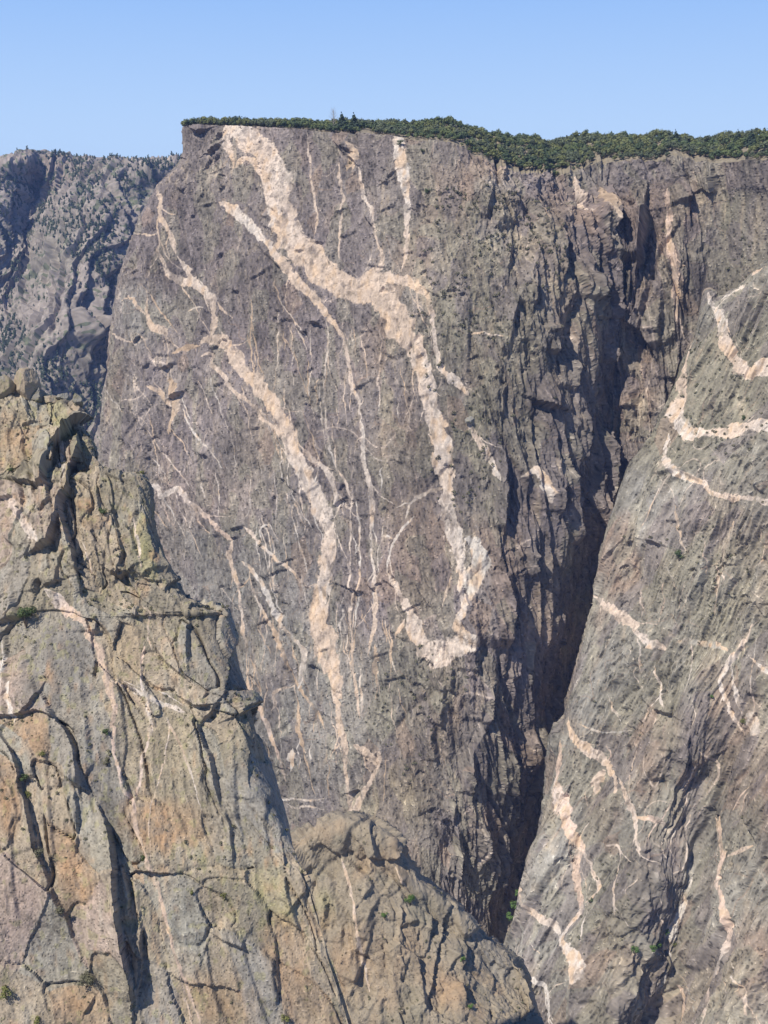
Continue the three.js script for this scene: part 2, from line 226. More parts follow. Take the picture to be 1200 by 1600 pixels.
["w",312.4,676.8,0.7,314.8,681.7,0.9,313.9,686.6,0.6,313.7,691.5,0.5,312.4,696.5,0.5],
["t",346.4,604.1,0.4,347.4,610.4,0.5,349.7,616.6,0.5,350.6,622.8,1,350.5,629,0.4,351.1,635.2,0.4],
["t",251.5,681.6,0.3,248.6,690.3,0.8,249,699.1,0.5,245.9,708,1.2,245.3,717,0.7,242.9,726.2,0.9,241,735.4,0.5,236.8,744.6,0.5],
["w",319.9,634,0.6,321.6,641.2,0.4,322.5,648.4,0.5,319.5,655.5,0.6,320.4,662.7,0.9,321.7,669.9,0.4,320.9,677.1,0.3],
["w",343.5,610.4,0.3,346.5,618.6,0.6,349.2,626.8,1.1,350.1,634.9,0.9,352.4,642.9,0.4,353.3,651,0.5],
["w",315.1,719.4,0.6,313.1,725.4,1,315.1,731.4,1.2,317.3,737.3,0.6,318.8,743.4,0.5],
["c",389.4,539.2,0.3,390.1,546,0.7,391.5,552.7,0.8,392.8,559.4,0.7,393.5,566.1,0.4,397.7,572.8,0.6],
["t",411.9,670.2,0.4,415.2,677,0.5,417.1,683.8,0.5,422,690.7,0.7,425.8,697.7,0.4],
["c",330.7,420.3,0.6,332.3,425.5,0.9,333.6,430.7,1,331.5,435.9,0.7,333.9,441,0.4],
["t",260.4,511.9,0.5,261,519.5,0.9,265.5,527.2,1,267.8,535,1,269.6,542.7,0.9,271.3,550.5,0.3],
["c",395.4,411.8,0.4,395.7,416.8,0.5,395.7,421.7,0.9,397,426.6,0.9,397.6,431.4,0.3],
["t",387.9,607.1,0.4,387.5,613.7,0.7,391.3,620.3,1.1,392.9,626.9,0.8,393.8,633.4,0.6],
["w",368.3,495,0.6,368.5,502.9,0.5,369.9,510.9,0.6,372.8,518.9,1.2,372.8,527.1,0.8,376.7,535.2,0.6,375.8,543.5,0.5],
["w",374,582.1,0.6,375.3,588.6,0.8,375.5,595.1,1.2,378.3,601.4,0.8,379.6,607.8,0.5],
["t",238.8,355.3,0.7,240.8,362.7,1,243.5,370,0.9,244.1,377.4,1,247.1,384.7,1.1,248.4,392.1,0.6,252.4,399.5,0.3],
["t",281.2,597.5,0.4,279.4,604.9,0.8,280.3,612.1,0.7,279.5,619.4,0.6,278.4,626.5,0.5,278.3,633.6,0.9,277.7,640.7,0.3],
["w",275.7,451.4,0.7,276.9,458.4,0.9,279.2,465.5,1,278.1,472.5,0.8,280.5,479.6,0.5,282.5,486.8,0.5],
["w",380.1,471.6,0.5,377.7,476.9,1,380.3,482.2,1.3,380.2,487.6,1,379.5,493,0.5],
["c",317.8,369.2,0.4,321.4,377.2,1,322,385.2,0.6,325.2,393.2,0.5,329.3,401.2,0.7,332.4,409.2,0.3],
["w",317.2,624.5,0.6,314.8,629.1,0.5,316.5,633.7,0.8,316.5,638.3,0.4,315.7,642.9,0.3],
["t",334.3,727.9,0.4,332.8,735.3,0.5,336.7,742.8,1,333.2,750.3,0.9,334,757.8,1,334.3,765.2,0.7,333.4,772.6,0.4],
["t",397.5,383.7,0.4,398.5,392.1,0.6,403.4,400.6,0.7,403.2,409.1,1.1,406.1,417.5,0.9,408.4,425.8,0.5,409.2,434,0.6],
["w",283.3,528.9,0.6,282.4,536.5,0.6,284.4,544.1,0.6,286.4,551.7,0.6,286,559.3,0.7,287.1,566.9,0.4,287.1,574.4,0.7],
["w",277,511.1,0.7,277.2,515.8,0.6,276.2,520.6,0.7,279,525.4,0.9,278.6,530.3,0.6],
["c",278.5,399.1,0.6,279.1,404.9,0.4,278.2,410.8,1.2,279.5,416.5,1.1,278.7,422.3,1,277.8,428,0.5],
["c",280.3,346.5,0.3,281.4,352.3,0.6,284.4,358.1,0.9,284.8,363.9,1.1,284.7,369.6,0.6,284.7,375.3,0.4],
["c",384.4,646.4,0.5,385.6,652.2,0.4,386.2,658.1,0.6,386.2,664,0.9,388,669.9,0.5,388.9,675.9,0.3],
["w",151.2,486.2,0.7,156.5,494.3,0.8,159.9,502.5,0.6,166.6,510.8,1.1,171.1,519.2,1.1,177.8,527.7,0.7,184.1,536.3,0.7],
["c",127.9,355.1,0.7,133.7,361.2,0.9,136.4,367.3,0.8,141.3,373.3,0.9,146,379.4,0.6],
["w",285.5,360.1,0.4,286.2,368.4,0.6,285.9,376.7,0.8,284.6,385,0.7,286.4,393.4,1,287.4,401.7,0.5],
["t",142.7,426.5,0.8,145,435.1,0.4,147.3,443.6,0.8,148.3,452,0.7,150.9,460.5,0.8,152.2,469,0.6,154.1,477.6,0.9,157,486.2,0.4],
["w",256.2,523.4,0.6,255,531.9,0.8,256.2,540.5,0.8,257.8,549,1.2,259.2,557.6,0.8,260.3,566.2,0.6,259.6,574.7,0.7],
["c",250.6,372.4,0.5,251,378.3,0.4,250.9,384.2,0.6,250.7,390.1,0.9,248.7,396,0.3],
["w",269.7,322.7,0.6,274.2,330.5,0.9,281.2,338.1,1.1,287.8,345.6,1.2,294.3,353,1,299.7,360.3,0.5],
["w",142.8,604.3,0.4,146.9,610.6,0.6,146.7,616.8,1.2,148.1,623,1.1,150.5,629.1,1,151.8,635.2,0.4],
["c",165.7,439,0.4,170.5,445.1,1,177,451.1,1.4,179.4,457.2,1,184.5,463.2,0.8,190.3,469.3,0.3],
["c",144.5,397.3,0.5,149.3,403.3,0.8,155.8,409.2,1,159.2,415,1,166,420.8,0.5],
["t",265,302.3,0.7,265,309.5,1,268.8,316.4,0.8,269.6,323.2,0.9,273.4,329.8,0.7,275,336.3,0.7],
["c",146.4,464.5,0.6,152.3,469.4,0.8,156,474.4,0.8,161.6,479.3,0.8,166,484.3,0.4],
["t",136.6,494.1,0.6,143.7,501.3,1,147.7,508.6,0.7,154.4,515.9,0.7,160.1,523.3,0.8,169.3,530.8,0.5],
["w",142.6,582,0.5,148.8,590.7,0.7,150.8,599.4,0.6,154.2,607.9,1,158.4,616.3,0.9,164.6,624.6,1.1,167.4,632.9,0.8,170.2,641.1,0.7],
["w",218.6,581.1,0.7,225.9,587.4,1,231,593.6,0.6,235,599.8,1,242.5,605.9,0.8,245.1,611.9,0.4],
["t",271,569.4,0.5,273.5,576.5,0.5,273.2,583.6,1,277.3,590.6,0.8,276.3,597.6,0.8,280.8,604.5,0.5],
["t",241.6,338.8,0.6,243.9,348,0.6,245.8,357,0.6,248.4,365.9,1.3,250.5,374.7,0.8,252.4,383.6,1.1,256.8,392.4,0.8,257.1,401.4,0.3],
["c",190.8,396.5,0.5,194.7,402.7,0.7,198.9,408.8,0.9,201.6,414.9,1.3,204.2,420.9,0.8,207.9,426.9,0.6],
["c",151.6,538.3,0.6,157,546.8,1,162.3,555.3,1,167.8,563.7,1.1,172.8,572.2,0.5,176.7,580.6,0.6],
["t",254.3,611.7,0.4,257.8,617.9,0.7,262.4,624,1.3,265.8,630.2,0.8,270.5,636.3,0.6,271.9,642.4,0.4],
["c",212,477,0.3,214.4,484.6,0.7,216.4,492.4,0.9,216.8,500.2,1.5,216.5,508.1,0.8,217.3,516.1,0.6,219.2,524.2,0.5],
["t",280.9,614,0.7,287,622.6,0.6,292.3,631.2,0.5,294.9,639.7,1.1,300.7,648.2,0.6,303.7,656.7,0.4,310,665.2,0.3],
["w",250.1,388.8,0.6,252.9,393.1,0.6,254.2,397.4,1,255.8,401.7,0.6,256.7,406,0.5],
["w",289.1,489.9,0.5,292.2,497.8,0.8,296.8,505.8,0.5,300.4,514,0.8,306.3,522.2,0.8,309.9,530.4,0.6],
["c",271.1,450.9,0.6,281.2,459.2,0.8,287.9,467.4,0.5,295.3,475.7,1.1,302.1,484.1,0.6,309.3,492.5,1,317.2,501,0.4,324.5,509.7,0.3],
["t",241.9,324.6,0.7,243.1,334.4,0.9,242.7,344,0.7,242.8,353.4,1.5,242.2,362.7,1.2,244.5,371.9,0.8,242.4,381.1,0.6],
["c",167.5,491.7,0.4,173.6,500.4,0.4,175.9,509.1,0.7,181.3,518,1,185.2,526.9,1,191.7,536,0.7,195.8,545.1,0.7,200.9,554.1,0.5],
["c",233.8,560.5,0.6,230.7,566.1,1,232.3,571.7,1.3,232.2,577.3,0.7,229.8,582.8,0.6],
["c",209.9,388,0.4,217.7,394.7,1,221.1,401.5,0.7,228.9,408.2,0.8,234,414.8,0.8,239.2,421.4,0.6],
["t",120.9,306.9,0.5,131.9,316.4,0.5,138.8,325.6,1.1,145.6,334.6,0.8,154.5,343.4,1,162.5,352,0.6,171.5,360.5,0.7],
["w",171.6,408.1,0.4,174.7,414.2,0.6,178.1,420.2,1,181.7,426.2,0.8,186.1,432.2,0.7],
["c",140.7,440,0.7,148.8,449,0.6,154.9,457.9,0.6,165.5,466.9,1.2,173.9,475.9,0.7,183,484.9,1,189.8,494.1,0.4],
["c",197.1,483.3,0.7,197.9,487.6,0.9,199,491.9,1.5,201.1,496.2,0.8,201.7,500.5,0.7],
["c",234.2,399.5,0.7,237.4,407.4,1,237.2,415.2,0.5,241.1,422.9,1.3,244.6,430.5,0.7,246,438.1,0.5,248.9,445.7,0.4],
["c",158.3,355.6,0.6,158.5,363.2,0.9,158.1,370.7,0.7,157.1,378.2,1,156.9,385.7,1.2,157,393.2,0.9,157.5,400.8,0.3],
["t",296.4,418.3,0.4,300.1,427.2,0.9,303.6,436.1,0.6,307.9,445,0.6,310.2,453.8,0.9,315.2,462.7,0.8,318,471.6,0.5],
["w",154.6,579.8,0.5,151.7,586.1,0.7,150.8,592.3,0.8,149.8,598.5,1.3,149.4,604.6,0.4,147.3,610.6,0.3],
["c",281.8,419.7,0.4,284.1,427.8,1,287.4,435.8,1,291.3,443.9,0.9,295.5,451.9,0.5,298.3,459.9,0.7],
["t",275.2,358,0.4,282.4,366.8,0.9,286.7,375.5,0.9,290.9,384.3,1.1,294.5,393,0.5,298.2,401.8,0.5,303,410.6,0.7],
["c",293.1,504.5,0.6,295.1,509.6,0.7,297.8,514.7,1.3,300.3,519.9,0.5,302.2,525,0.7],
["w",287.9,349.8,0.5,290.5,355.3,0.9,295.5,360.8,1.2,297.5,366.2,0.8,300.5,371.7,0.5],
["c",158.5,302.9,0.7,167.3,313,1,176.5,322.7,0.9,183.6,332.2,1.1,190.2,341.5,0.6,198.4,350.6,0.9,206.2,359.6,0.7,211.3,368.5,0.5],
["c",258,216.6,1,261.4,229.9,0.8,267.8,240.7,0.6,273.5,249.6,0.4,280.6,259,0.2],
["c",260.5,230.3,1.2,270.9,241.2,0.9,281,251,0.7,294.6,259.1,0.5,307.9,265,0.3],
["c",268.1,250,1.4,275.6,253.1,1.1,282.2,257.7,0.8,290.1,259.7,0.6,297.1,258.4,0.3],
["c",361.5,311.1,1.6,370.6,313,1.3,380.5,316.4,1,391.5,315.9,0.7,403,313.2,0.4],
["c",376.7,319.1,0.8,388.6,326.5,0.7,399.8,332.2,0.5,416.7,337.7,0.4,432.3,339,0.2],
["c",384,330.1,1.1,394.2,333,0.9,403.4,335.9,0.7,413.1,337.9,0.5,423.8,336.5,0.3],
["c",401,353.2,1,409.1,355.6,0.8,420.2,357.5,0.6,429.6,357.4,0.4,439.6,358.1,0.2],
["c",415.4,372.5,1.2,414.7,381.9,1,411.8,393.6,0.7,413.8,403.8,0.5,417.7,416.1,0.3],
["c",428.4,393.9,1.1,432.3,400.1,0.9,438.1,404.8,0.7,443.4,408.9,0.5,449.4,411.4,0.3],
["c",435.9,418.6,1.3,430.7,422.5,1,425.2,425.1,0.8,423.2,429.9,0.6,420.7,434.4,0.3],
["c",450.4,641.2,1,456.8,650.6,0.8,463,659.4,0.6,473.6,667.4,0.4,488.7,674,0.3],
["c",397.7,579.6,1.2,399.1,587.3,0.9,398.6,594.5,0.7,401.9,601.9,0.5,408.4,608.8,0.3],
["c",408.2,594.4,0.9,415.3,597.1,0.7,422,599.3,0.5,427.6,601.4,0.4,435.7,601.7,0.2],
["c",265.1,278.3,1.2,271.2,280.1,1,276.5,283,0.7,283.1,283.7,0.5,290.6,283.4,0.3],
["c",280.7,297.5,1,277.8,306.6,0.8,277,314.2,0.6,275.9,323,0.4,278.2,331.8,0.3],
["c",348.7,401.9,1.3,346.7,408.4,1.1,345.8,414.2,0.8,345.3,419.5,0.6,346.4,425.5,0.3],
["c",359.5,454.5,1.4,366.1,457.8,1.2,370,462.2,0.9,377.7,466,0.6,385.2,466.9,0.4],
["c",367.1,486.9,1.5,374.2,491.4,1.2,379.9,496.7,0.9,388.1,501.2,0.7,396.6,504.5,0.4],
["c",375.7,563.2,1.4,373.3,569.5,1.2,370.3,573.8,0.9,368.8,579.1,0.6,369.8,584.8,0.4],
["c",376.9,595.9,0.9,371.8,603.1,0.7,365,610.2,0.5,359.1,617.1,0.4,356.6,625.9,0.2],
["c",113.4,220.3,1.7,121.4,225.9,1.3,127.2,229.3,1,133.7,231.8,0.7,139.8,233.8,0.4],
["c",137.5,251.1,1.7,140.5,260.1,1.4,141.2,268.3,1,145.8,277.6,0.7,150.2,286.4,0.4],
["c",129,260,1.7,138,269.5,1.4,144.1,280.1,1.1,153,288,0.8,162.2,293.8,0.4],
["c",135.1,277.4,1,133.3,286.9,0.8,130.3,295.1,0.6,130,305.3,0.4,132.6,316.6,0.3],
["c",153.7,301.4,1.2,157.7,302.5,0.9,162.6,302.3,0.7,168.9,302.8,0.5,174.2,301.2,0.3],
["c",188.9,316.7,1.3,194.2,324.6,1,199.5,334.1,0.8,205.4,341.3,0.5,213,346.6,0.3],
["c",218.4,366.9,1.6,225.7,366,1.3,232.6,364.9,1,239,361.7,0.7,246.3,357.3,0.4],
["c",262.7,411.6,1.3,265.5,420.4,1.1,266.5,429,0.8,270.9,435.8,0.6,275.9,444.4,0.3],
["c",267,417.7,0.8,276.3,421.1,0.7,285.5,424.1,0.5,296,424.6,0.4,305.3,424.9,0.2],
["c",349.7,704.2,1.2,347.3,711.7,1,343.7,720.5,0.7,343.9,729.7,0.5,345,738.7,0.3],
["c",353.6,715.3,1.1,347.9,719.7,0.9,343.9,723,0.7,338.7,727.8,0.5,337,732.5,0.3],
["c",353.9,727.6,1.1,356.7,731.4,0.9,359.4,736.6,0.7,361.8,739.6,0.5,366.8,743.2,0.3],
["c",248.8,421.4,1.7,251.7,422.5,1.4,256.6,425.6,1,262.3,426.6,0.7,267.6,427.2,0.4],
["c",266.8,436.1,1.2,273.8,436.9,1,278.4,435.8,0.8,285.6,435.5,0.5,291,432.7,0.3],
["c",285.6,461.7,1.3,286.2,468.8,1.1,285.4,477.5,0.8,286.7,485.3,0.6,290.5,493.6,0.3],
["c",153.5,356.6,1.6,158.6,360.8,1.3,164.4,365.8,1,171.5,368.5,0.7,180,371.7,0.4],
["c",309.3,464.5,0.8,317.3,468.8,0.7,324.1,472.5,0.5,332.6,475.4,0.4,342.3,475.7,0.2],
["c",332.4,491.6,1.3,338.4,500,1.1,343.9,506.2,0.8,353.6,513.7,0.6,362.1,518.1,0.3],
["c",331.4,514.9,1.4,327.6,517.3,1.1,325.3,521.1,0.9,321.8,524.8,0.6,320.5,529.6,0.4],
["c",374.3,724.3,1,376.3,730.1,0.8,376.9,735.3,0.6,378.2,741.6,0.4,384.2,746.2,0.3],
["c",380,729.3,1,385.5,731.3,0.8,391.4,734.3,0.6,397.9,735.6,0.4,406.3,735.3,0.2],
["p",155.6,496.2,1.6,158.5,504.4,1.3,162.1,513.9,1,165.7,521.1,0.7,173.7,529.4,0.4],
["p",187.2,505.1,1.5,192.7,512.8,1.3,195.9,521.1,1,202.6,527.9,0.7,212.1,534.2,0.4],
["p",203.8,516.1,0.9,211.8,515.5,0.7,219.8,516.2,0.6,229.2,515.8,0.4,236.8,511.5,0.2],
["c",247.7,651.4,1.2,249.4,654.6,0.9,251.1,660.3,0.7,254.5,664.2,0.5,259.7,666.8,0.3],
["c",269.2,550,1.4,269.5,557.9,1.2,269.8,567.5,0.9,272.9,576.1,0.6,278.3,584.6,0.4],
["c",306.1,580.7,0.9,314.4,578.7,0.8,321.8,578.3,0.6,329.6,576.5,0.4,337.1,573.6,0.2],
["t",250.3,572.4,1.4,243.9,578.5,1.1,238.5,583.6,0.8,233.5,591,0.6,231.1,599,0.3],
["t",260.7,601,1.2,261.4,605.4,1,259.8,610.8,0.8,259,615.9,0.5,261.3,619.5,0.3],
["t",265,606.5,1.5,263,612,1.3,261.4,616.4,1,261.8,620.7,0.7,262.5,625.1,0.4],
["t",319.9,689.4,1.3,318.7,695.5,1.1,316.4,699.8,0.8,316.6,706.1,0.6,317.9,710.2,0.3],
["p",276.1,728.4,1.2,279.9,733.1,1,283.5,737.8,0.8,287.8,741.8,0.5,294.2,745.3,0.3],
["c",406.3,308,1.4,409.4,315,1.2,413.7,323.3,0.9,419.1,329.2,0.6,427.2,335.9,0.4],
["c",418.2,313.1,1.6,418.4,322.7,1.3,419.7,331.9,1,423.6,341.6,0.7,428.6,349.7,0.4],
["c",435.8,344.7,1,435.8,350.6,0.8,433.2,354.4,0.6,433.8,358.7,0.5,433.9,364.9,0.3],
["c",488.2,437,1,499.5,443.9,0.8,507.9,448.9,0.6,521.4,453.5,0.5,537,455,0.3],
["t",415.6,503.4,1.4,410.8,504.1,1.2,406.2,503.9,0.9,400.9,506.3,0.6,397.1,507.4,0.4],
["p",828,279.2,1.6,833.5,282,1.3,839.5,286.4,1,845.8,290.4,0.7,853.5,291.4,0.4],
["p",854.4,336.8,1.6,870.1,345.1,1.3,883.2,353.6,1,894.8,361.1,0.7,909.2,367.4,0.4]],
 joints: [[13.5,10,1.8,548,463.7,551.7,505.7,546.9,529.2],
[13.5,10,1.8,649.8,472,669.5,500,675.4,541.1],
[18,26,3,551.9,567.9,566.4,594.3,572.3,633.5],
[18.9,10,1.8,714.6,477.5,734.7,547,755.1,600,763.4,628.1],
[13.5,10,1.8,750,441.8,749,483.1,747,523.2],
[18,12,2,722.6,135.9,715.9,210.6,711.4,250.6],
[34,18,3,785.1,208.2,780.9,253.7,778.5,287],
[16.2,10,1.8,854.5,60.7,854.8,163.4,856.8,204.8],
[13.5,10,1.8,905.6,65.3,906.1,142.9],
[10.8,10,1.8,687.6,296.4,688.3,326.2],
[10.8,10,1.8,709.5,304.9,703.7,326.2],
[10.8,10,1.8,738.3,329.1,740.3,342],
[16.2,10,1.8,828.5,369,812,355,792.7,350.5,770.6,344.8],
[10.8,10,1.8,760.1,366.3,761.2,381.9],
[12.2,10,1.8,804.8,404.6,813.5,419.8],
[10.8,10,1.8,878.4,408.5,885.2,427],
[10.8,10,1.8,891.5,377.4,893.4,397.1],
[10.8,10,1.8,742.9,439.1,740.6,455.5],
[10.8,10,1.8,751.5,451.1,757.8,469.2],
[10.8,10,1.8,791.4,472,796.3,497.1],
[16.2,10,1.8,622.8,348.6,624,373.2],
[10.8,10,1.8,685.2,300,684.2,326.2],
[6.8,10,1.8,560,320.1,552.5,355.4],
[13.5,10,1.8,627.7,420.2,609.1,418,591.7,413.6],
[8.1,10,1.8,468.4,705.7,478.8,735.1],
[6.8,10,1.8,482.6,652.7,489.1,673.1],
[6.8,10,1.8,480.4,683.1,482.5,702.9],
[8.1,10,1.8,473.9,768,486.3,778],
[8.1,10,1.8,520.6,775,522.9,792.6],
[18.9,10,1.8,701.9,705.7,683.5,726.1,712.6,763.5],
[13.5,10,1.8,742,677.6,737.8,701.1],
[9.5,10,1.8,677.6,422.5,680.7,450,677.2,466.5],
[9.5,10,1.8,631,488.7,632,511.5],
[9.5,10,1.8,599.9,547.1,600.7,570.9],
[9.5,10,1.8,601.8,633.5,610.6,661],
[9.5,10,1.8,558.7,672,564.8,700],
[9.5,10,1.8,544.1,735.1,551.6,764.9],
[9.5,10,1.8,627,729.1,637.1,764.8],
[9.5,10,1.8,595.8,794.3,603.3,822.9],
[9.5,10,1.8,660.7,817.3,680.3,851.7],
[9.5,10,1.8,553.3,817.1,562.7,845.7],
[9.5,10,1.8,669.8,600,685.6,633.5],
[8.1,10,1.8,519.4,633.5,524.4,655.5],
[9.5,10,1.8,588.9,307,584.7,332.4],
[9.5,10,1.8,637.6,260.1,633.3,300],
[9.5,10,1.8,658,377.6,654.7,405.7],
[8.1,10,1.8,542.8,400,539.3,428],
[8.1,10,1.8,765.7,292.9,767,326],
[8.1,10,1.8,795.7,313.4,799.9,337.8],
[8.1,10,1.8,823,325.9,835.2,355],
[8.1,10,1.8,519.6,159.8,511.5,224.8],
[6.8,10,1.8,550.6,260.9,545.3,292.7],
[6.6,5,1.2,170.2,55.6,162.6,75.2,152.9,85.1],
[7.7,5,1.2,137.6,14.3,126.7,20,113,8.1],
[5.5,5,1.2,167.1,23.1,162.2,38.6],
[4.4,5,1.2,191.1,184.4,187.2,197.4],
[4.4,5,1.2,137.6,200.4,129.7,193.6],
[3.3,5,1.2,270.9,294.6,255.7,279.7,240.9,267.2],
[5.5,5,1.2,326.4,60.3,318.7,55.5],
[5.5,5,1.2,316,60,309.2,41],
[4.4,5,1.2,335.7,101.7,324.8,76.8],
[4.4,5,1.2,364.2,247.2,353.5,231.7],
[3.3,5,1.2,425.7,263.9,416.4,250],
[3.3,5,1.2,386,121.2,378.1,143.4,372.3,174.9],
[7.7,5,1.2,174.2,406.8,169.3,408.5,163.9,412.5],
[5.5,5,1.2,161.9,381.8,156.8,384.1,150.7,385.2],
[3.3,5,1.2,214.2,400,209.1,401.7],
[3.3,5,1.2,165.8,421.4,159,419.7],
[4.4,5,1.2,203.2,463.7,198.5,461.5,194.4,458.8],
[4.4,5,1.2,129.3,357.5,124.8,363.2],
[3.3,5,1.2,140.1,380.1,135.8,385.8],
[6.6,5,1.2,312.1,347.9,307.5,345.6,302.9,346.2],
[4.4,5,1.2,297.5,355.9,291.6,353.1],
[3.3,5,1.2,356.6,391.5,357.5,402.8],
[4.4,5,1.2,420.3,366.3,425.6,373.5],
[4.4,5,1.2,241.2,525,234.8,527.4,229.6,528.6],
[3.3,5,1.2,217.5,533.9,212.2,533.9],
[3.3,5,1.2,235.2,535.1,230,535.1],
[3.3,5,1.2,295.8,494.3,286,487,276.3,480.3],
[5.5,5,1.2,374.9,583.8,369.2,577.9],
[4.4,5,1.2,366.2,587.3,352.5,582.6,335.7,577.9],
[4.4,5,1.2,321.6,652.7,315.2,650,309.7,647.8],
[4.4,5,1.2,371.6,762,363.5,763.2,357.8,765],
[4.4,5,1.2,174.5,84.2,170.4,103.8],
[4.4,5,1.2,164.1,104.1,157.7,132.7],
[3.3,5,1.2,164.9,200,162.2,217.9],
[3.3,5,1.2,178.9,217.7,169.8,221.4],
[3.3,5,1.2,161.9,232.5,157.6,236.5],
[3.3,5,1.2,248,237.2,241.8,234.1],
[3.3,5,1.2,228.7,316.1,222.1,317.4],
[3.3,5,1.2,253.7,251.1,243.6,245.2],
[3.3,5,1.2,205.8,276.4,203.1,281.2],
[3.3,5,1.2,359.5,588.5,354,585.6],
[1.3,4,1.1,374.1,372.3,368.9,369.6,363.8,367.2],
[2.3,4,1.1,310,263.9,300.8,263.7,292.6,262.2],
[1.4,4,1.1,184.7,634.4,177.1,629.6,169.9,626.6],
[1.2,4,1.1,370,477.1,364.9,478.4,360.7,480.1],
[2.5,4,1.1,265.7,574,262.7,572.2,259.1,570.1],
[2.2,4,1.1,387.5,216.6,379.6,221.2,371.9,228.6],
[2.4,4,1.1,272.7,608.1,264.7,611.7,257.6,614.8],
[1.4,4,1.1,451.4,599.2,437.5,597.8,424.1,596.2],
[1.8,4,1.1,371,394.4,358.8,400.2,348,407],
[2.1,4,1.1,449.6,250.6,433.7,239.4,419.4,228.7],
[2.3,4,1.1,328.2,220.8,323.6,225.8,317.7,229.2],
[2.2,4,1.1,360.3,500.8,357.3,499.5,353.7,500.4],
[1.6,4,1.1,83.4,219.1,83.4,231.4,83.4,241.4],
[1.3,4,1.1,163.7,329.8,153.9,335.3,145.9,339.7],
[2.1,4,1.1,200.8,466.2,194.6,461.5,188.1,457.3],
[1.5,4,1.1,211.4,644.7,207.5,643.5,204.1,643],
[1.3,4,1.1,184.8,507.5,180.9,509.8,178.1,511.3],
[2.4,4,1.1,293.2,553.9,283.8,557.4,274.8,561.7],
[2.3,4,1.1,286.8,563.6,277.5,566.3,268.5,570.5],
[2.4,4,1.1,418.8,659.2,407.1,661.3,394.8,662.4],
[2.2,4,1.1,381.6,732.3,373.2,728.8,364.9,725.9],
[1.9,4,1.1,256.9,661.5,250.9,658.4,244.3,656.4],
[2.2,4,1.1,152.7,555.3,148.7,556.2,145.7,556.2],
[1.1,4,1.1,314.1,488.2,305.9,492.7,297.2,497.5],
[2.5,4,1.1,332.2,633.7,326.4,635.3,321.9,637.5],
[1.2,4,1.1,329.5,705.8,325.6,704.4,321.8,703.2],
[1.7,4,1.1,388,142.9,377.2,163.7,365.2,177.6],
[1.2,4,1.1,83.4,154.6,83.4,156.8,83.4,158],
[1.9,4,1.1,404.7,699.1,394.4,693.6,384,690.1],
[1.3,4,1.1,305.6,726.3,298.7,723.6,291.9,721.4],
[1.9,4,1.1,366.4,365.6,359.7,367.5,352,370.3],
[1.4,4,1.1,331.9,492.1,327.6,491.1,322.9,489],
[1.4,4,1.1,226.9,553.9,221.1,552.3,215.3,550.4],
[2,4,1.1,189.5,383.1,185.2,384.6,179.9,386.7],
[1.8,4,1.1,262.3,360.6,257.5,356.5,252.3,353.8],
[1.8,4,1.1,108.3,101.7,78.8,101.2,80.8,110.1],
[1.9,4,1.1,416.2,629,405.3,625,394.8,620.2],
[2.2,4,1.1,413,401.5,400.5,401.5,389.7,401.7],
[1.1,4,1.1,433.4,432.8,420.2,428.7,408.7,425.8],
[1.6,4,1.1,443.7,550.6,433.4,545.2,424.3,540.6],
[1.6,4,1.1,413.3,273.9,404.4,276.3,396.8,277.7],
[1.1,4,1.1,209.7,617.8,205.5,617.6,201,618],
[2.4,4,1.1,256.1,293.3,248,298.8,239.8,304.4],
[1.8,4,1.1,228.5,127.3,224.7,121.5,221.5,117.8],
[2.3,4,1.1,403.8,467.5,395,466,387.7,464.6],
[2.2,4,1.1,308.6,581,304.3,579.2,300.5,576.4],
[2,4,1.1,141.7,483.4,138.9,484.3,135.7,485.7],
[1.7,4,1.1,205.6,483.9,198.8,483.9,191.9,484.9],
[2.4,4,1.1,163.4,461.9,158.4,458.9,153.1,456.9],
[1.2,4,1.1,279.3,593.6,275.3,591,270.1,588.8],
[1.2,4,1.1,375.7,513.9,364.4,514.3,354.1,514.3],
[1.5,4,1.1,442.6,319.9,433.6,316.3,425.5,312.3],
[2.4,4,1.1,160.2,374.3,152.3,373.2,144.8,373],
[1.6,4,1.1,185.4,630.3,182.5,631.4,178.7,633.8],
[2.3,4,1.1,255.5,228.7,248.7,224.1,242.7,217.7],
[1.4,4,1.1,261.5,262.2,254.9,257.3,247.2,251],
[2.1,4,1.1,428.5,595.1,416.8,599.9,404.2,605.1],
[2.1,4,1.1,127.1,350.2,120,349.3,113.4,350.7],
[2.1,4,1.1,345.9,724.9,338,722.6,329.6,719.9],
[2.2,4,1.1,142.2,571,136.1,571.9,130.7,572],
[1.9,4,1.1,396.9,638,385.7,641.1,373.6,644.5],
[1.8,4,1.1,328.8,224.9,319.6,232,312.1,240.3],
[1.8,4,1.1,151.3,343.6,147.9,342.5,144,340.9],
[1.7,4,1.1,351.9,519.3,344.1,515.3,336.6,512.2],
[1.7,4,1.1,125.3,303.7,115.7,303.3,106.3,304.9],
[1.9,4,1.1,411.9,627.6,404.8,622.9,397.5,619.9],
[1.2,4,1.1,429.2,434.8,424,436.9,420.3,438.7],
[1.4,4,1.1,372.8,342.4,367.6,339.1,361.3,335.1],
[2.1,4,1.1,255.4,438.1,249.5,439.3,243,439.4],
[2.5,4,1.1,159.8,364.2,152.6,359.5,145.1,356.8],
[1.1,4,1.1,362.6,306,355.6,310.2,348.8,313.5],
[1.2,4,1.1,187.3,134.7,175.9,146,164.3,153.3],
[1.6,4,1.1,413.6,462,405.5,459.8,397.8,457.3],
[2.3,4,1.1,347.8,673,338.5,668.9,330.1,664.8],
[2.4,4,1.1,289.5,272.9,284.3,273.9,280.2,273.7],
[1.2,4,1.1,431.1,409.1,420.6,410.7,411.9,412.2],
[1.6,4,1.1,198.5,462.5,193.2,466,187.9,468.5],
[1.8,4,1.1,293.6,716.8,286,713.6,280,709.6],
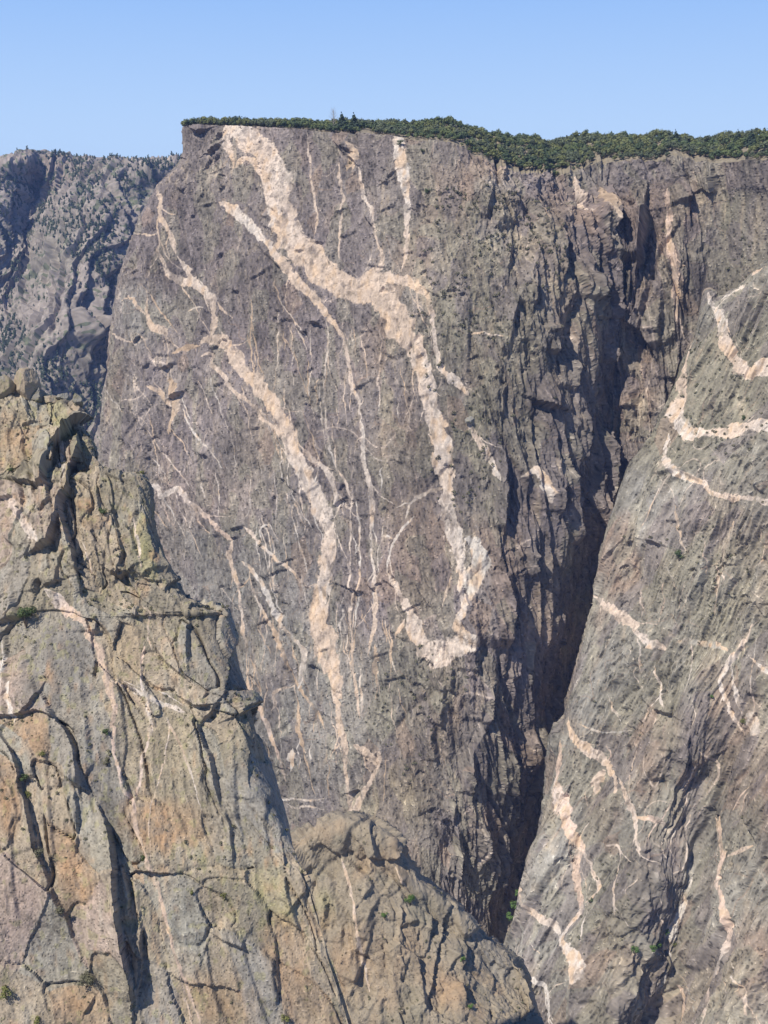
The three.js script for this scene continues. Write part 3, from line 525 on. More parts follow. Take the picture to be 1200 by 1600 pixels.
[2.3,4,1.1,343.2,497.6,336,500.6,330.1,505.6],
[1.8,4,1.1,367.2,351.8,361.6,352.5,355.2,354.4],
[1.2,4,1.1,167.5,491.1,161.2,487,155.5,483.8],
[2.3,4,1.1,381.6,292.4,371,290.2,359.5,288.6],
[1.9,4,1.1,346.7,251.2,336.2,256.1,326.8,259.5],
[1.4,4,1.1,257.5,547.8,250.6,544.6,243,542.5],
[1.8,4,1.1,341.6,696.2,331.7,692.8,322.1,688.6]],
 tints: [["u",246.9,343.2,152.4,151.1,0.80],
["u",165.3,127.2,125.4,229,0.60],
["u",340.3,193.4,83,168.8,0.50],
["k",243.2,628,106.5,154.4,0.85],
["k",340.9,711.6,89.6,87.5,0.60],
["o",529.4,292.8,134.9,161,0.90],
["o",455.8,377.5,49.6,67,0.60],
["o",483.9,455.5,62.8,65.8,0.80],
["b",429.1,547,53.6,65.7,0.70],
["b",416.1,278.9,23.3,28.9,0.70],
["b",454.6,179.3,43.8,112.5,0.50],
["o",441.4,694.3,79.5,62.3,0.70],
["b",438.9,741.1,46.3,35.8,0.50],
["d",615.5,770.8,207.3,124.5,0.70],
["d",666.7,400,147.1,114.2,0.45],
["b",638.1,206.2,101.4,109.5,0.50],
["b",807.4,225.7,70.5,114.9,0.70],
["o",937.8,234.8,38.4,98.7,0.95],
["b",828.5,388.6,50.3,33.9,0.60],
["b",689.6,605.7,107.2,67.9,0.50],
["a",414.5,773.9,72.2,35.4,0.85],
["a",371.8,794.3,51.5,17.2,0.80],
["o",491.4,422.5,36.8,16.6,0.60],
["p",207.4,500,59.6,28.6,0.50],
["u",186,444.6,81.5,38.4,0.60],
["t",396.4,450,28.5,32.9,0.30],
["t",251.8,450,25.9,32.9,0.30],
["g",120.8,337.3,33.4,29.4,0.60],
["u",344,523.2,53.4,70.8,0.40]],
 blocks: [] },
C: { net: [[286,550,-980,264,560,-930,267,558,-915,276,565,-905,287,577,-895,296,588,-880,324,604,-850],
[266,568,-930,235,582,-850,240,579,-835,249,585,-825,258,595,-815,266,606,-800,288,620,-760],
[266,533,-940,221,544,-845,226,546,-825,235,548,-808,247,550,-795,259,552,-780,287,556,-740],
[259,475,-940,208,494,-832,216,499,-808,227,502,-790,240,504,-775,255,507,-760,286,513,-725],
[233,429,-930,181,454,-820,194,460,-793,209,465,-772,226,469,-755,245,472,-740,281,480,-705],
[213,371,-920,161,405,-803,180,413,-775,198,420,-752,217,425,-735,238,430,-720,278,440,-685],
[203,318,-910,152,362,-787,174,372,-757,194,381,-733,215,387,-716,235,393,-700,275,404,-668],
[182,252,-890,131,306,-765,158,320,-733,183,331,-708,208,338,-692,232,344,-678,271,359,-645],
[170,192,-870,117,257,-743,148,273,-712,176,287,-686,208,290,-680,230,300,-660,267,318,-625],
[154,130,-855,105,209,-722,137,228,-690,167,244,-664,202,241,-668,225,258,-640,264,279,-605],
[139,67,-840,91,162,-700,125,184,-668,158,200,-645,193,193,-655,216,218,-618,260,241,-585],
[123,4,-825,76,116,-680,113,140,-648,146,158,-625,181,151,-635,205,179,-598,256,204,-565],
[106,-76,-800,61,54,-655,99,85,-620,132,103,-600,165,99,-605,189,130,-570,251,157,-540]],
 veins: [["c",221.1,85.6,2.4,332.6,109.2,7.6,483.5,139.7,9.4,559.8,166.7,9.2,658.2,189.2,11.8,742.6,195.9,9,836.6,187.9,11.6,962.2,179.8,11.2],
["c",181.1,147.6,1.9,209,166.7,5.3,245.8,194.4,5.2,261.6,216.1,8.5,282.2,234.3,12.7,303,254.2,14.9,397.8,277.1,10.1,543.8,273.3,8.1,684.2,267.6,11.5,847.7,263.1,12.2,963.8,258.6,11.8],
["c",277.1,277,3.3,317.2,301.4,3.7,357.1,315.7,4.1,400.7,323.9,5,462.7,335,4.9,586.4,345.4,3.5,659.7,358.5,3,757.8,364.4,4.7,832.1,362.9,3.8,874.1,369.6,3.7,969.4,375.5,3.6],
["c",168.8,485.1,3.2,232.7,497.8,5.3,281.8,507.1,7.9,332.3,515.9,6.9,382,526.9,5.1,420.9,535.1,5.9,491.1,541.3,5.8],
["g",520,534.5,4.1,598.4,534.5,4.1,678.1,537,4.1,767.5,543.1,4],
["c",841.9,517.2,1.6,814.5,539.4,3.2,786.2,551.8,4,738.9,571.7,2,766.4,596.8,2.4,798.2,618.9,2.3,814.4,630.1,1.9],
["c",779.6,561,3.6,798.9,586.7,2.7,811,607.1,1.9],
["w",824.3,607.1,4.7,839.6,617.5,9.2,836.1,631.5,6.1],
["w",836.8,550.5,2,878.6,562.2,3.1,952.5,576.8,3],
["c",206.3,607.1,2.1,232.2,628.1,5.9,281.2,644.2,6.7,318.4,654.8,6.6,360.4,671.5,5.7,384,687.5,3.2,394.6,697.9,1.6],
["c",330.3,668.8,6.1,318.5,684,5.7,317.5,694.5,3.7],
["p",194,631.6,2.6,195.4,652.7,5.9,199.3,670.1,8.4,218.5,687.5,11.2,245,705.6,13.5,269.2,723.6,12.2,292.8,741.7,8.8,308.8,753.5,8,309,770.8,5.5,321.2,791.7,3.9,340.1,812.5,3.1,346,822.9,3.1,327,838.2,3.8,320.1,851.1,4.6,334.8,859.9,6.9,361.6,873.1,10.5,386.3,885.3,12.7,376.5,904.2,4.4],
["c",322.9,758.3,4,361.9,777.8,4.7,384.7,791.7,3.1,383.6,800,2.7,365.3,807.7,1.9,350.2,813.9,1.5],
["c",324.1,777.8,1.2,358.6,805.6,1.2],
["c",325.4,725.7,1.2,307.6,739.6,1.6],
["c",162.6,768.5,1.7,175.7,791.7,4.5,205.7,813.9,4,250.2,827.8,5.5,291.4,838.2,5.4,316.5,850.4,3.8],
["g",192.2,819.5,2.4,217.8,859.9,2.3,230.4,876.7,1.9],
["c",389.8,677.1,3.2,416.2,691,4,435.2,702.8,3.5,449.4,713.2,4.7,461.8,729.2,2.7,484.8,751.4,2.7,502.5,765.2,1.1],
["p",458.2,720.2,3.1,518.8,722.3,3.9,561.9,729.2,3.1],
["w",250.1,890.9,5.3,281,899,3.8,307.3,905.5,1.9,323.3,922.5,1.9,338,939.1,1.8],
["w",245,858.5,1.2,271.8,869.4,1.1],
["c",392.6,751.4,1.6,423,753.5,1.2,438,784.7,1.1,451.8,812.5,2.3,455.1,826.4,1.1],
["p",721.6,718.7,3.8,743.7,743,3.8,766.6,761.8,5.2,760.3,782,5.2,784.1,803.5,5.1,798.2,819.5,5.4,806.2,839.6,5.4,801.6,857.7,3.9,794.4,883.8,2.5,779.9,906.8,3.2,781.8,944.5,3.8],
["c",848.7,751.4,2.2,818.5,757,3,783.3,762.5,3],
["p",683.3,904.2,3.3,705.4,920.2,2.5,697.8,941.9,2.5],
["c",821.2,872.3,1.1,847.8,896.3,1.4,876.2,909.3,1.4,884.5,941.8,2.7],
["c",818.1,899,1,846.1,924.3,1],
["w",676.8,784.7,2.3,663.3,815.9,5.3,643.1,840.4,6.8,630.7,862.2,5.2,652.9,876.8,2.2,635.6,908,2.6,593.5,939.2,5],
["g",778.4,390.1,1.7,766.1,405,3.8,744.8,418.3,4.6,727,434.9,2.1,719.6,450.6,0.8],
["c",339.7,97.8,1.9,478.6,90.5,2.8,627.4,88.1,2.8,797.9,83.1,3.2],
["c",700.1,441.8,1.7,706.4,476.5,2.1,685.6,507.1,1.6],
["t",487.3,371.8,2.2,526.2,401.3,2.6,564.5,428.9,2.1],
["w",308.8,583.3,0.8,345.8,603.7,1.3,370.7,617.5,0.8],
["c",452.8,554.8,1.7,476.3,570.4,1.6,502.7,590,2.4,529.7,603.6,2],
["c",653.6,645.6,2,716.8,666.7,1.6,686.7,694.4,1.9],
["g",253.3,617.5,1.3,315.7,626.6,1.3,411.7,624.5,1.6],
["g",869.5,900.8,0.4,856.7,914.6,0.4,848,927.4,0.6,837,939.4,0.3,822.7,950.8,0.5],
["c",441.7,632.3,0.3,436.9,645.8,0.5,428.6,659.2,1.1,427.4,672.5,0.9,427,685.8,0.4],
["p",853,669.6,0.4,838.4,683.9,0.5,817.2,698.1,0.7,807.3,712.3,0.5,781.4,726.5,0.3],
["g",625.9,820.9,0.6,622.9,829.3,0.5,617.1,837.7,1,615.2,846.4,0.8,618.9,855.1,0.4],
["p",327.7,774.9,0.3,321.4,780.5,0.4,325.1,786.1,1.1,326.5,791.6,0.9,325.9,797.2,0.5],
["p",868.5,777.2,0.2,875.7,785.8,0.6,887.9,794.3,0.8,892.9,802.9,0.4,902.6,811.4,0.5],
["c",644.2,660.4,0.4,625.2,667.7,0.9,620.2,674.9,1.2,608,682.2,0.6,597.8,689.4,0.6],
["c",559.8,467.9,0.3,549.8,477.5,0.6,542.8,486.8,1.3,532.9,495.6,1,526.5,503.9,0.5],
["p",469.4,465.3,0.4,453.6,478.9,0.4,461.2,491.8,1.2,451,503.6,0.9,445.7,514.7,0.6],
["c",792.9,904.3,0.3,792.7,912.9,0.4,788.5,921,1.1,780.6,928.8,0.8,778.4,936.2,0.4],
["g",270.9,521.3,0.3,278,529.2,0.9,275.2,536.9,1.4,271.7,544.6,0.9,269.1,552.2,0.7],
["c",855.8,400.3,0.6,855.3,410,0.4,864,420,0.6,865.1,430.6,0.7,863.6,441.6,0.4],
["p",565.2,699.6,0.4,555.4,713.4,0.7,537.7,727.2,1,516,741,0.4,510.9,754.8,0.6],
["g",302.2,736.8,0.6,299,752.5,0.8,292,768.2,0.8,283.6,783.9,0.4,285.9,799.5,0.3],
["p",380.3,519.7,0.5,380.2,530.6,0.8,395.5,541.2,0.9,401.1,551.7,1,407.2,562.3,0.4],
["g",858.4,516,0.6,852.8,530.4,0.5,847.6,544.3,0.5,842.6,558.1,0.6,843.5,572.1,0.5],
["p",346.7,473.5,0.5,345.2,483.2,0.8,346.5,492.5,1.4,365.1,501.2,1,366.8,509.5,0.5],
["c",360.6,792,0.4,359.2,808.2,0.4,365.3,824.5,1.3,371.4,840.8,0.8,372.9,857.8,0.3],
["p",299.8,687.6,0.3,297.4,692.7,0.7,300.1,697.8,1.1,303.7,702.9,0.8,310,708,0.5],
["g",451.4,436.3,0.5,473.8,447,1.1,485.2,457.9,0.8,506,468.6,0.5,522.3,479,0.6],
["c",414,346,0.4,386.3,361.2,1.1,374.1,375.9,1.4,362.1,390.5,0.4,333.3,405.3,0.7],
["c",526.6,577.6,0.5,499.4,589.1,0.8,468.1,600.9,1.2,449.6,612.9,0.9,432.2,625,0.4],
["p",830.2,686.2,0.5,808.2,695.2,0.8,795,704.2,0.9,780.8,713.2,0.9,763,722.3,0.6],
["c",629.2,693.4,0.3,620.6,707.9,1,607.3,722.3,0.8,592.6,736.8,0.9,579.4,751.2,0.5],
["g",684.6,891,0.3,706.3,904.5,0.8,731.9,917.1,1,744.2,928.8,0.6,764,939.9,0.5],
["c",342.7,529.6,0.7,364.6,542.4,0.5,385.8,555,0.7,396.7,567.7,0.8,427.5,580.8,0.6],
["c",640.9,404.5,0.3,656.7,417,0.6,658.6,430.2,0.9,662.4,444,0.6,652.3,458.2,0.4],
["p",552.8,803.7,0.2,559.3,813,0.7,560.8,822.3,0.5,579.5,831.5,0.5,577.8,840.9,0.6],
["p",644.6,719.3,0.6,631.6,733.9,0.5,629.9,748.6,0.9,628.6,763.2,0.7,617.9,777.9,0.5],
["p",839.1,565.6,0.5,840.6,577.8,0.9,840.9,590.5,0.9,842.2,603.6,0.7,841.1,616.9,0.3],
["c",498.2,781.9,0.3,497.8,787.2,0.6,491.9,792.5,0.7,478.2,797.8,0.7,480.5,803.1,0.3],
["c",874.1,914.5,0.3,887.4,925.2,0.5,895.9,935.4,0.6,906.4,945.1,0.7,917.6,954.5,0.5],
["c",606.3,768.9,0.4,609.8,774,0.6,593.8,779.1,1,590.7,784.3,0.7,589.9,789.4,0.4],
["g",688,698.1,0.2,700.4,712.7,0.5,717.9,727.4,0.5,732.5,742.1,0.6,751.7,756.8,0.3],
["c",728.3,710.7,0.3,722.5,724.6,0.9,733.9,738.4,0.5,743.2,752.2,0.7,743.9,766,0.6],
["p",328.4,638.4,0.3,335.6,644.9,1,342.6,651.4,1.3,335.6,657.9,0.9,341.2,664.4,0.4],
["c",728.8,452,0.7,730.8,457.6,0.5,743.9,463.2,1.2,744.5,468.7,0.4,728.7,474.1,0.3],
["c",553.8,746.9,0.3,560.2,758.3,0.9,576.6,769.6,0.5,595.4,780.9,1,624.3,792.2,0.6],
["c",647,588.3,0.5,634.8,595.6,0.6,641.2,603.1,0.9,638.1,610.6,0.7,627.1,618.2,0.5],
["c",591.4,528.3,0.3,599.2,542.4,0.9,600.6,556.2,0.8,606.5,570.2,0.8,597.4,584.8,0.6],
["c",724,193.9,1.2,783.5,196.9,1,819.3,198.7,0.7,854,198.8,0.5,875.7,196,0.3],
["c",900.9,184.2,1.1,920.2,179.4,0.9,936.2,172.7,0.7,952.8,166.9,0.5,967.6,159.6,0.3],
["c",236.4,179.1,1.4,182.4,186.3,1.1,182.4,192.4,0.9,182.4,202.6,0.6,181.1,211.8,0.3],
["c",643.8,268.3,1.2,690.2,263.1,1,727.3,258.9,0.8,762.7,251.7,0.5,785.1,246,0.3],
["c",287.9,284.5,0.9,308.9,288.3,0.7,323.7,295.3,0.6,363,301.2,0.4,389.1,306.4,0.2],
["c",451.9,332.7,0.9,507,337.1,0.7,553.2,341.6,0.5,605.2,343.7,0.4,653.8,344.8,0.2],
["c",697.1,360.8,1.3,728.2,361,1.1,755.6,361.6,0.8,777.1,359.2,0.6,797.5,358.1,0.3],
["c",841.4,365.4,0.9,858,365.9,0.8,872.6,365.2,0.6,885.3,364.9,0.4,896.1,362.6,0.2],
["c",198.5,488.5,1.1,206.7,498.4,0.9,220.4,508.5,0.7,232.7,516.3,0.5,249.7,524.5,0.3],
["c",298.4,509.4,1.2,340.3,513.9,1,382.5,515.6,0.7,429.7,517.1,0.5,469.4,514.7,0.3],
["c",819.4,535,0.9,819.6,538,0.7,820.8,542.1,0.5,822.4,545.9,0.4,827.9,548.2,0.2],
["c",754.7,585.2,0.9,747.6,588.3,0.7,740.6,592.5,0.5,735.6,595.6,0.4,731.8,598.8,0.2],
["c",267.4,637.9,0.9,283.7,639.3,0.7,297.9,640.1,0.6,319.2,640.7,0.4,336.1,637.4,0.2],
["p",281.2,734.6,0.8,284.3,745.1,0.6,286.6,757.1,0.5,294.4,768.4,0.3,307.7,780.1,0.2],
["p",379.7,897.6,0.8,360.1,900.3,0.7,339.2,903,0.5,325.5,907.4,0.4,313.3,913.5,0.2],
["c",197.8,806.1,0.8,182.4,808.9,0.7,162.6,812.4,0.5,162.6,815.4,0.4,162.6,821.6,0.2],
["c",471.3,738.5,0.6,470.5,741.8,0.5,466.5,747.3,0.4,467.1,752.5,0.3,473.5,759.1,0.2],
["c",497.9,761.9,0.8,511.2,764.8,0.7,527.7,767.5,0.5,538.5,767.5,0.4,557.3,769.9,0.2],
["w",300.6,903.8,0.8,309.9,913.1,0.7,316.2,922.6,0.5,335.7,931.4,0.4,355.4,938.7,0.2],
["w",329,931.6,0.8,342.2,936.8,0.6,349.9,940.4,0.5,367.4,945.3,0.3,379.1,948,0.2],
["c",415.6,752.1,1.1,431.3,758.4,0.9,445.4,762.7,0.7,464.5,767.9,0.5,483,770,0.3],
["c",449.3,813,0.8,463.3,820.6,0.6,481.2,827.7,0.5,497.3,836.2,0.3,518.4,841.1,0.2],
["w",635.6,864,1,631.9,871.2,0.8,627.6,879.5,0.6,629.3,885.3,0.4,637.7,894.2,0.2],
["w",637.7,900.1,0.7,626,901.3,0.5,613.7,903.9,0.4,601.7,907,0.3,596.7,909.9,0.2],
["g",730.1,435.7,1,686.9,441.5,0.8,643.6,451.6,0.6,615.1,461.8,0.4,586.5,472.2,0.3]],
 joints: [[2.5,4,1.3,797.5,271,781.5,278.7,771.9,286.9],
[3,4,1.3,487.2,883,477.1,883.7,466.3,885.3],
[2,4,1.3,504.4,672.9,494.5,677.3,488.9,682.6],
[1.9,4,1.3,654.1,577.7,640.5,579,626.9,582.3],
[1.9,4,1.3,851.4,604.3,838.4,609.8,826.6,616.6],
[2.5,4,1.3,420,841.1,410.1,843.3,402.3,847.6],
[3.2,4,1.3,725,801,708.8,807.2,696.9,813.4],
[1.8,4,1.3,430.6,684.8,421.7,685.7,415.1,685.6],
[2.3,4,1.3,336.2,828.9,329.7,831.7,322.6,834.6],
[3.3,4,1.3,539.2,676,520.2,678.2,502,680.2],
[2.1,4,1.3,739,833.9,723.1,836.1,709,839.9],
[3.4,4,1.3,521.8,276.1,504.5,283.8,494.4,292],
[2.3,4,1.3,411.3,641.2,402.9,641.4,395.6,641.9],
[2.1,4,1.3,842.8,609.1,829.2,616.9,816.5,623.9],
[2.6,4,1.3,306.3,791.2,298.3,791.2,288.7,792.4],
[2.4,4,1.3,691.9,811.8,684.3,811.7,675.6,810.5],
[3.2,4,1.3,738.7,885.1,718.3,883.6,698.6,883.9],
[2.5,4,1.3,687.9,807.5,677.5,806.5,671,807.9],
[1.9,4,1.3,693.6,525.7,681.9,527.5,673.9,531.2],
[3.3,4,1.3,847.8,729.1,842.3,727.8,833.9,727.7],
[2.4,4,1.3,563.8,648.6,538.8,646.9,517.8,645.6],
[3,4,1.3,535.6,224.6,501.6,236.4,464.7,247.3],
[3.5,4,1.3,353.2,573.9,344.6,573.3,334.1,575.3],
[3.2,4,1.3,441.8,917.8,422.6,918.9,404.1,920.2],
[2.6,4,1.3,828.3,536.3,816.4,539.7,802.8,544.7],
[2.7,4,1.3,528.5,755.9,516.6,757.9,504,758.8],
[2.9,4,1.3,323,676.4,315.7,679.1,306.6,684.4],
[2.2,4,1.3,499.7,858.1,490.6,860.8,484.1,863.3],
[3.3,4,1.3,816.8,668.6,798.5,674.1,780.2,681.4],
[3.4,4,1.3,504,331.4,479.5,338.9,450.8,344.7],
[3.4,4,1.3,508.8,390.3,483,389.8,455.7,391.4],
[3,4,1.3,476.7,856,465,864.7,454.7,873],
[5,7,1.6,453.3,333.3,409.8,334.2,356.1,335.8],
[3,7,1.6,577.8,343.1,502.8,335.8],
[5,7,1.6,446.3,418.3,408.1,415.1,367.5,413.5],
[3,7,1.6,450.8,368.1,446.5,393.8,437.2,412.7],
[3,7,1.6,507.5,401.3,481.4,433.2,442.1,472.3],
[1.5,7,1.6,367.8,350.9,361.9,379.1,354.7,412.7],
[2,7,1.6,285.8,393.8,299.8,416.7],
[3,7,1.6,349.4,437.5,331.7,448.8],
[4,7,1.6,475.2,159.9,394.4,190.8,296.8,214],
[4,7,1.6,779.8,93.3,719.1,112.7,615.2,160.5],
[3,7,1.6,377.2,157.8,338.1,191],
[3,7,1.6,780,123.2,684.4,150.8],
[2,7,1.6,709.8,202.1,649.8,200.3],
[4,7,1.6,859.9,356.9,845.7,352.4,834.1,349.3],
[6,7,1.6,553.3,609.1,518.6,605,487.8,600.9],
[9,16,9,620.8,624.4,604,652.7,579,687.5],
[9,16,7,687.1,602.2,674.3,638.5,657.7,666.7],
[8,14,8,602.4,695.8,571.3,732],
[9,14,9,630.3,741,651.2,767.3,654.4,795.1],
[6,12,10,518.8,770.8,533.5,826.4],
[6,12,8,562.4,777.7,579.2,819.4],
[6,12,10,492.4,798.6,500,833.3],
[8,14,6,551.4,881.8,533.3,907.4,521,933.7],
[13,20,10,650.4,869.5,626.4,904.2,572.3,933.7],
[4,7,1.6,871.2,379.1,833.5,418.3],
[3,7,1.6,716.9,441.8,680.2,484.7],
[3,7,1.6,792.1,459.4,756.9,507.1],
[3,7,1.6,668.1,507.1,629.3,533.3],
[3,7,1.6,729.6,631.5,710.3,659.7],
[4,7,1.6,846.5,736.1,834.4,725.7],
[3,7,1.6,805.6,739.6,788.7,748.6],
[3,7,1.6,859.5,904.2,841,902.3],
[3,7,1.6,866.1,433.2,850.4,484.7],
[5,7,1.6,615.8,371.8,610.4,408.9],
[4,7,1.6,562.8,364.4,569.9,401.3],
[3,7,1.6,852.6,586.7,836.7,584.7]],
 tints: [["o",521.5,226.6,503.4,96.4,0.90],
["k",329.1,379.1,219.2,58.5,0.80],
["b",261.1,441.8,88.2,61.1,0.90],
["u",646.8,371.8,122.6,51.4,0.70],
["k",312.6,583.3,153.5,60,0.70],
["o",411.4,596.8,140.9,54.6,0.60],
["k",280.4,805.6,116.4,90.2,0.80],
["b",477.2,659.7,62.7,62.9,0.70],
["u",643.4,659.7,65.6,84,0.80],
["u",548.4,791.6,102.1,62.5,0.90],
["b",815.1,666.7,135.9,83.5,0.50],
["o",667.5,459.4,287.2,87.5,0.50],
["t",593.9,904.2,216,38.6,0.50],
["o",446,819.4,111.7,69.5,0.50],
["b",869.8,876.7,68.1,64.8,0.70],
["k",703.6,840.4,134.7,71.4,0.40],
["b",790.7,416.7,125.6,63.7,0.40]],
 blocks: [] },
D: { net: [[-119,522,-276,-113,535,-277,-105,558,-278,-98,583,-279,-93,588,-279,-88,587,-280,-83,586,-281,-79,585,-282,-79,584,-289,-91,575,-327],
[-112,536,-262,-106,548,-263,-100,569,-264,-93,593,-265,-88,598,-265,-83,597,-266,-79,596,-267,-74,595,-268,-75,593,-275,-87,586,-313],
[-110,536,-256,-104,547,-257,-97,566,-258,-90,588,-259,-85,593,-259,-80,592,-260,-75,591,-261,-70,591,-262,-71,590,-269,-82,582,-307],
[-108,535,-252,-102,546,-253,-95,564,-254,-88,584,-255,-83,588,-255,-78,588,-256,-73,587,-257,-67,587,-258,-68,585,-265,-80,577,-303],
[-107,535,-249,-101,544,-250,-94,561,-251,-87,579,-252,-81,583,-253,-76,583,-254,-71,582,-255,-65,582,-256,-66,580,-262,-77,571,-301],
[-106,535,-247,-99,544,-247,-90,560,-248,-82,578,-248,-75,582,-249,-69,582,-249,-62,582,-250,-55,582,-250,-55,580,-258,-65,570,-295],
[-104,534,-241,-96,541,-241,-88,554,-242,-80,568,-242,-73,572,-243,-66,572,-243,-59,571,-244,-52,571,-244,-52,569,-253,-61,558,-289],
[-102,533,-236,-94,538,-237,-86,549,-237,-78,560,-238,-70,563,-238,-63,563,-239,-56,562,-239,-48,562,-240,-48,559,-249,-57,547,-285],
[-101,532,-233,-93,537,-234,-84,546,-234,-76,556,-235,-68,559,-236,-60,558,-237,-52,558,-237,-44,558,-238,-44,555,-246,-52,542,-283],
[-100,532,-230,-91,537,-231,-82,545,-232,-73,554,-233,-64,556,-234,-55,556,-234,-47,556,-235,-38,556,-236,-37,553,-244,-45,539,-281],
[-100,532,-230,-91,536,-230,-81,544,-231,-72,553,-232,-63,554,-233,-54,554,-234,-46,554,-235,-37,554,-236,-36,550,-246,-42,536,-280],
[-98,531,-225,-89,534,-226,-80,539,-226,-71,545,-227,-62,547,-228,-53,546,-229,-44,546,-229,-35,546,-230,-33,540,-243,-39,526,-275],
[-97,531,-221,-88,532,-222,-78,536,-223,-69,539,-224,-59,540,-224,-50,540,-225,-41,539,-226,-31,539,-227,-30,535,-237,-37,518,-272],
[-96,530,-218,-86,531,-219,-77,533,-220,-67,535,-221,-58,535,-221,-48,534,-222,-39,534,-223,-29,534,-224,-28,530,-232,-35,511,-269],
[-94,529,-213,-85,528,-214,-75,528,-215,-66,528,-216,-57,527,-216,-47,527,-217,-38,526,-218,-28,526,-219,-25,518,-234,-30,502,-264],
[-92,516,-205,-82,516,-206,-72,515,-207,-62,515,-208,-51,514,-208,-41,514,-209,-30,513,-210,-20,513,-211,-19,508,-218,-24,485,-256],
[-91,509,-200,-80,509,-201,-70,508,-202,-59,507,-203,-48,507,-204,-38,506,-205,-27,505,-206,-16,505,-207,-16,501,-212,-20,475,-252],
[-90,499,-194,-79,498,-195,-68,497,-197,-57,496,-198,-46,495,-199,-35,494,-200,-23,494,-202,-12,493,-203,-12,489,-208,-16,459,-248],
[-88,489,-188,-77,488,-190,-66,487,-191,-55,486,-193,-44,484,-194,-32,483,-196,-20,482,-197,-8,481,-199,-8,477,-204,-11,444,-244],
[-87,478,-181,-75,477,-183,-64,475,-184,-52,473,-186,-41,472,-188,-28,470,-190,-16,469,-191,-4,467,-193,-3,463,-198,-6,426,-238]],
 veins: [["p",388.1,387.4,1.4,410.6,424.2,2.7,407.8,484.9,2.4,441.4,540.5,1.9,458.8,558.9,1.5,470.5,579.6,1.4,471.3,613.7,1.3,466.8,649.8,0.9,458.8,700.5,0.8,472.4,729.8,0.8,471.5,748.1,0.7,484.9,755.2,0.7,475.7,768.5,0.9,468.9,784.8,0.8,470.3,803.8,1,474.5,840.2,0.6,481.7,865.3,0.6,488.5,885.5,0.6,499.9,906,0.7,508.9,928.6,0.6,515,949.8,0.4],
["p",584.1,557.2,0.7,570.8,578.9,0.5,556.7,611.1,0.8,554.8,637.1,0.9,543.7,679.4,0.8,531.4,712.6,0.6,512.4,740.6,0.7,492.6,753.6,0.6],
["c",490.9,894.7,0.3,496.8,928.6,0.3,502,949.8,0.3],
["c",480.5,604.9,0.7,516.6,613.5,0.9,543.5,623.3,0.8,584.8,637.1,1,621.1,644.3,1,641.3,651.9,0.8],
["c",479.4,597.4,0.3,545.3,614.2,0.3],
["c",590.8,616.1,0.3,621.7,626.4,0.3,649.6,640.6,0.3],
["t",590.6,662.2,0.4,600.8,685.1,0.5,629.6,717.8,0.5,641.9,735.7,0.5,636.7,750.7,0.2,623.8,768.5,0.2],
["c",593.9,676.3,0.3,573.6,729.2,0.3,533.8,752.4,0.2,500.8,771.3,0.2,478.6,800.8,0.2],
["w",252.7,387.7,1.1,218.3,526.3,1.1,217.3,561.9,0.7],
["w",231.6,553,1.1,231.2,591.8,1.2,222.4,640.1,1],
["c",729.8,301,0.6,729.7,330.2,0.7,718.3,353,0.6],
["c",636.3,439.5,0.5,596.8,535.7,0.5,603.5,560.6,0.4],
["t",396.7,872.9,0.7,408.8,892.6,1,405.5,913.6,0.6],
["t",435.3,798.7,1.1,441.1,812,1.2,446,830.1,1.1],
["p",672,138.1,0.9,638.3,187.6,1.8,500.5,273.9,1.3],
["p",319.7,228.6,1.4,340.2,283.7,1.7,376.9,309.6,2,402.9,326,1.1],
["c",543,328.6,0.4,551.7,349.6,0.4,547.4,371.5,0.5]],
 joints: [[6.4,3.2,0.3,895.3,77.6,714,112.6,638.6,143.9,584.2,167.1,575.8,204.1,449.8,271],
[4.8,3.2,0.3,744.7,119.3,731.8,159,674.2,201,529,272.9,489.3,289.7,487.1,300.9,502,324.1,509.7,337.5,500,364.9],
[4.8,3.2,0.3,480.4,301,468.6,312.8,434.7,328,386.2,329.3],
[1.6,3.2,0.3,663,293.8,668.9,303.5,672.8,314.6,679.9,333.7,647,355.6],
[3.2,3.2,0.3,679,357.1,645,366,617.1,359],
[2,3.2,0.3,674.7,594.9,643.7,576.5,615.3,560.6,596.4,546.7],
[2.4,3.2,0.3,662.1,670.7,674.8,699.5,695.5,717.8,699.1,731.6,679.8,758.1],
[1.3,3.2,0.3,687.6,760.1,672.6,775.4,649.6,798.7],
[2.8,3.2,0.3,873.6,649.1,793,654.6,760.8,659.7],
[2.4,3.2,0.3,707.7,637.1,671.5,640.6,650.4,626.3],
[2.4,3.2,0.3,727.1,632.6,703.8,651.9,683.7,668.4],
[2.8,3.2,0.3,185.4,633.8,210.3,703.6,224.7,730,221.3,746.8,231.2,754.2,234,762.6,238.6,774.8,241.2,786.8,253.4,803,263.3,833.9],
[1.3,3.2,0.3,263.3,833.9,283.3,857.5,296.4,881.4,312.8,899.5,338.2,923.8,344.8,942.5],
[3.2,3.2,0.3,317.4,625.9,322.2,659.7,338.4,682.7,360.8,708.6,372.7,735.7,368.8,747.7],
[3.2,3.2,0.3,368.8,747.7,352.7,745,336.5,741.6],
[1.2,3.2,0.3,355.3,749.9,347.6,770.1,329.7,793.5],
[5.2,3.2,0.3,406.2,763.7,413,772.9,407,791.2,393.7,830.1,387.3,859.6,391.4,881.4,399.2,906.5,394.8,928.1],
[2.4,3.2,0.3,412.3,804.6,411.7,838.2,411.6,862.7],
[2.4,3.2,0.3,428.1,862.7,426.4,881.4,419.2,901.7,404.7,927],
[2,3.2,0.3,307.5,362.1,308.8,384.1,303.9,408.6],
[2.1,3.2,0.3,303.9,408.6,279,387.7,242.9,360.9],
[0.6,3.2,0.3,262.8,393.1,223.5,549.1],
[1.8,3.2,0.3,380.1,362.9,363.3,388.5],
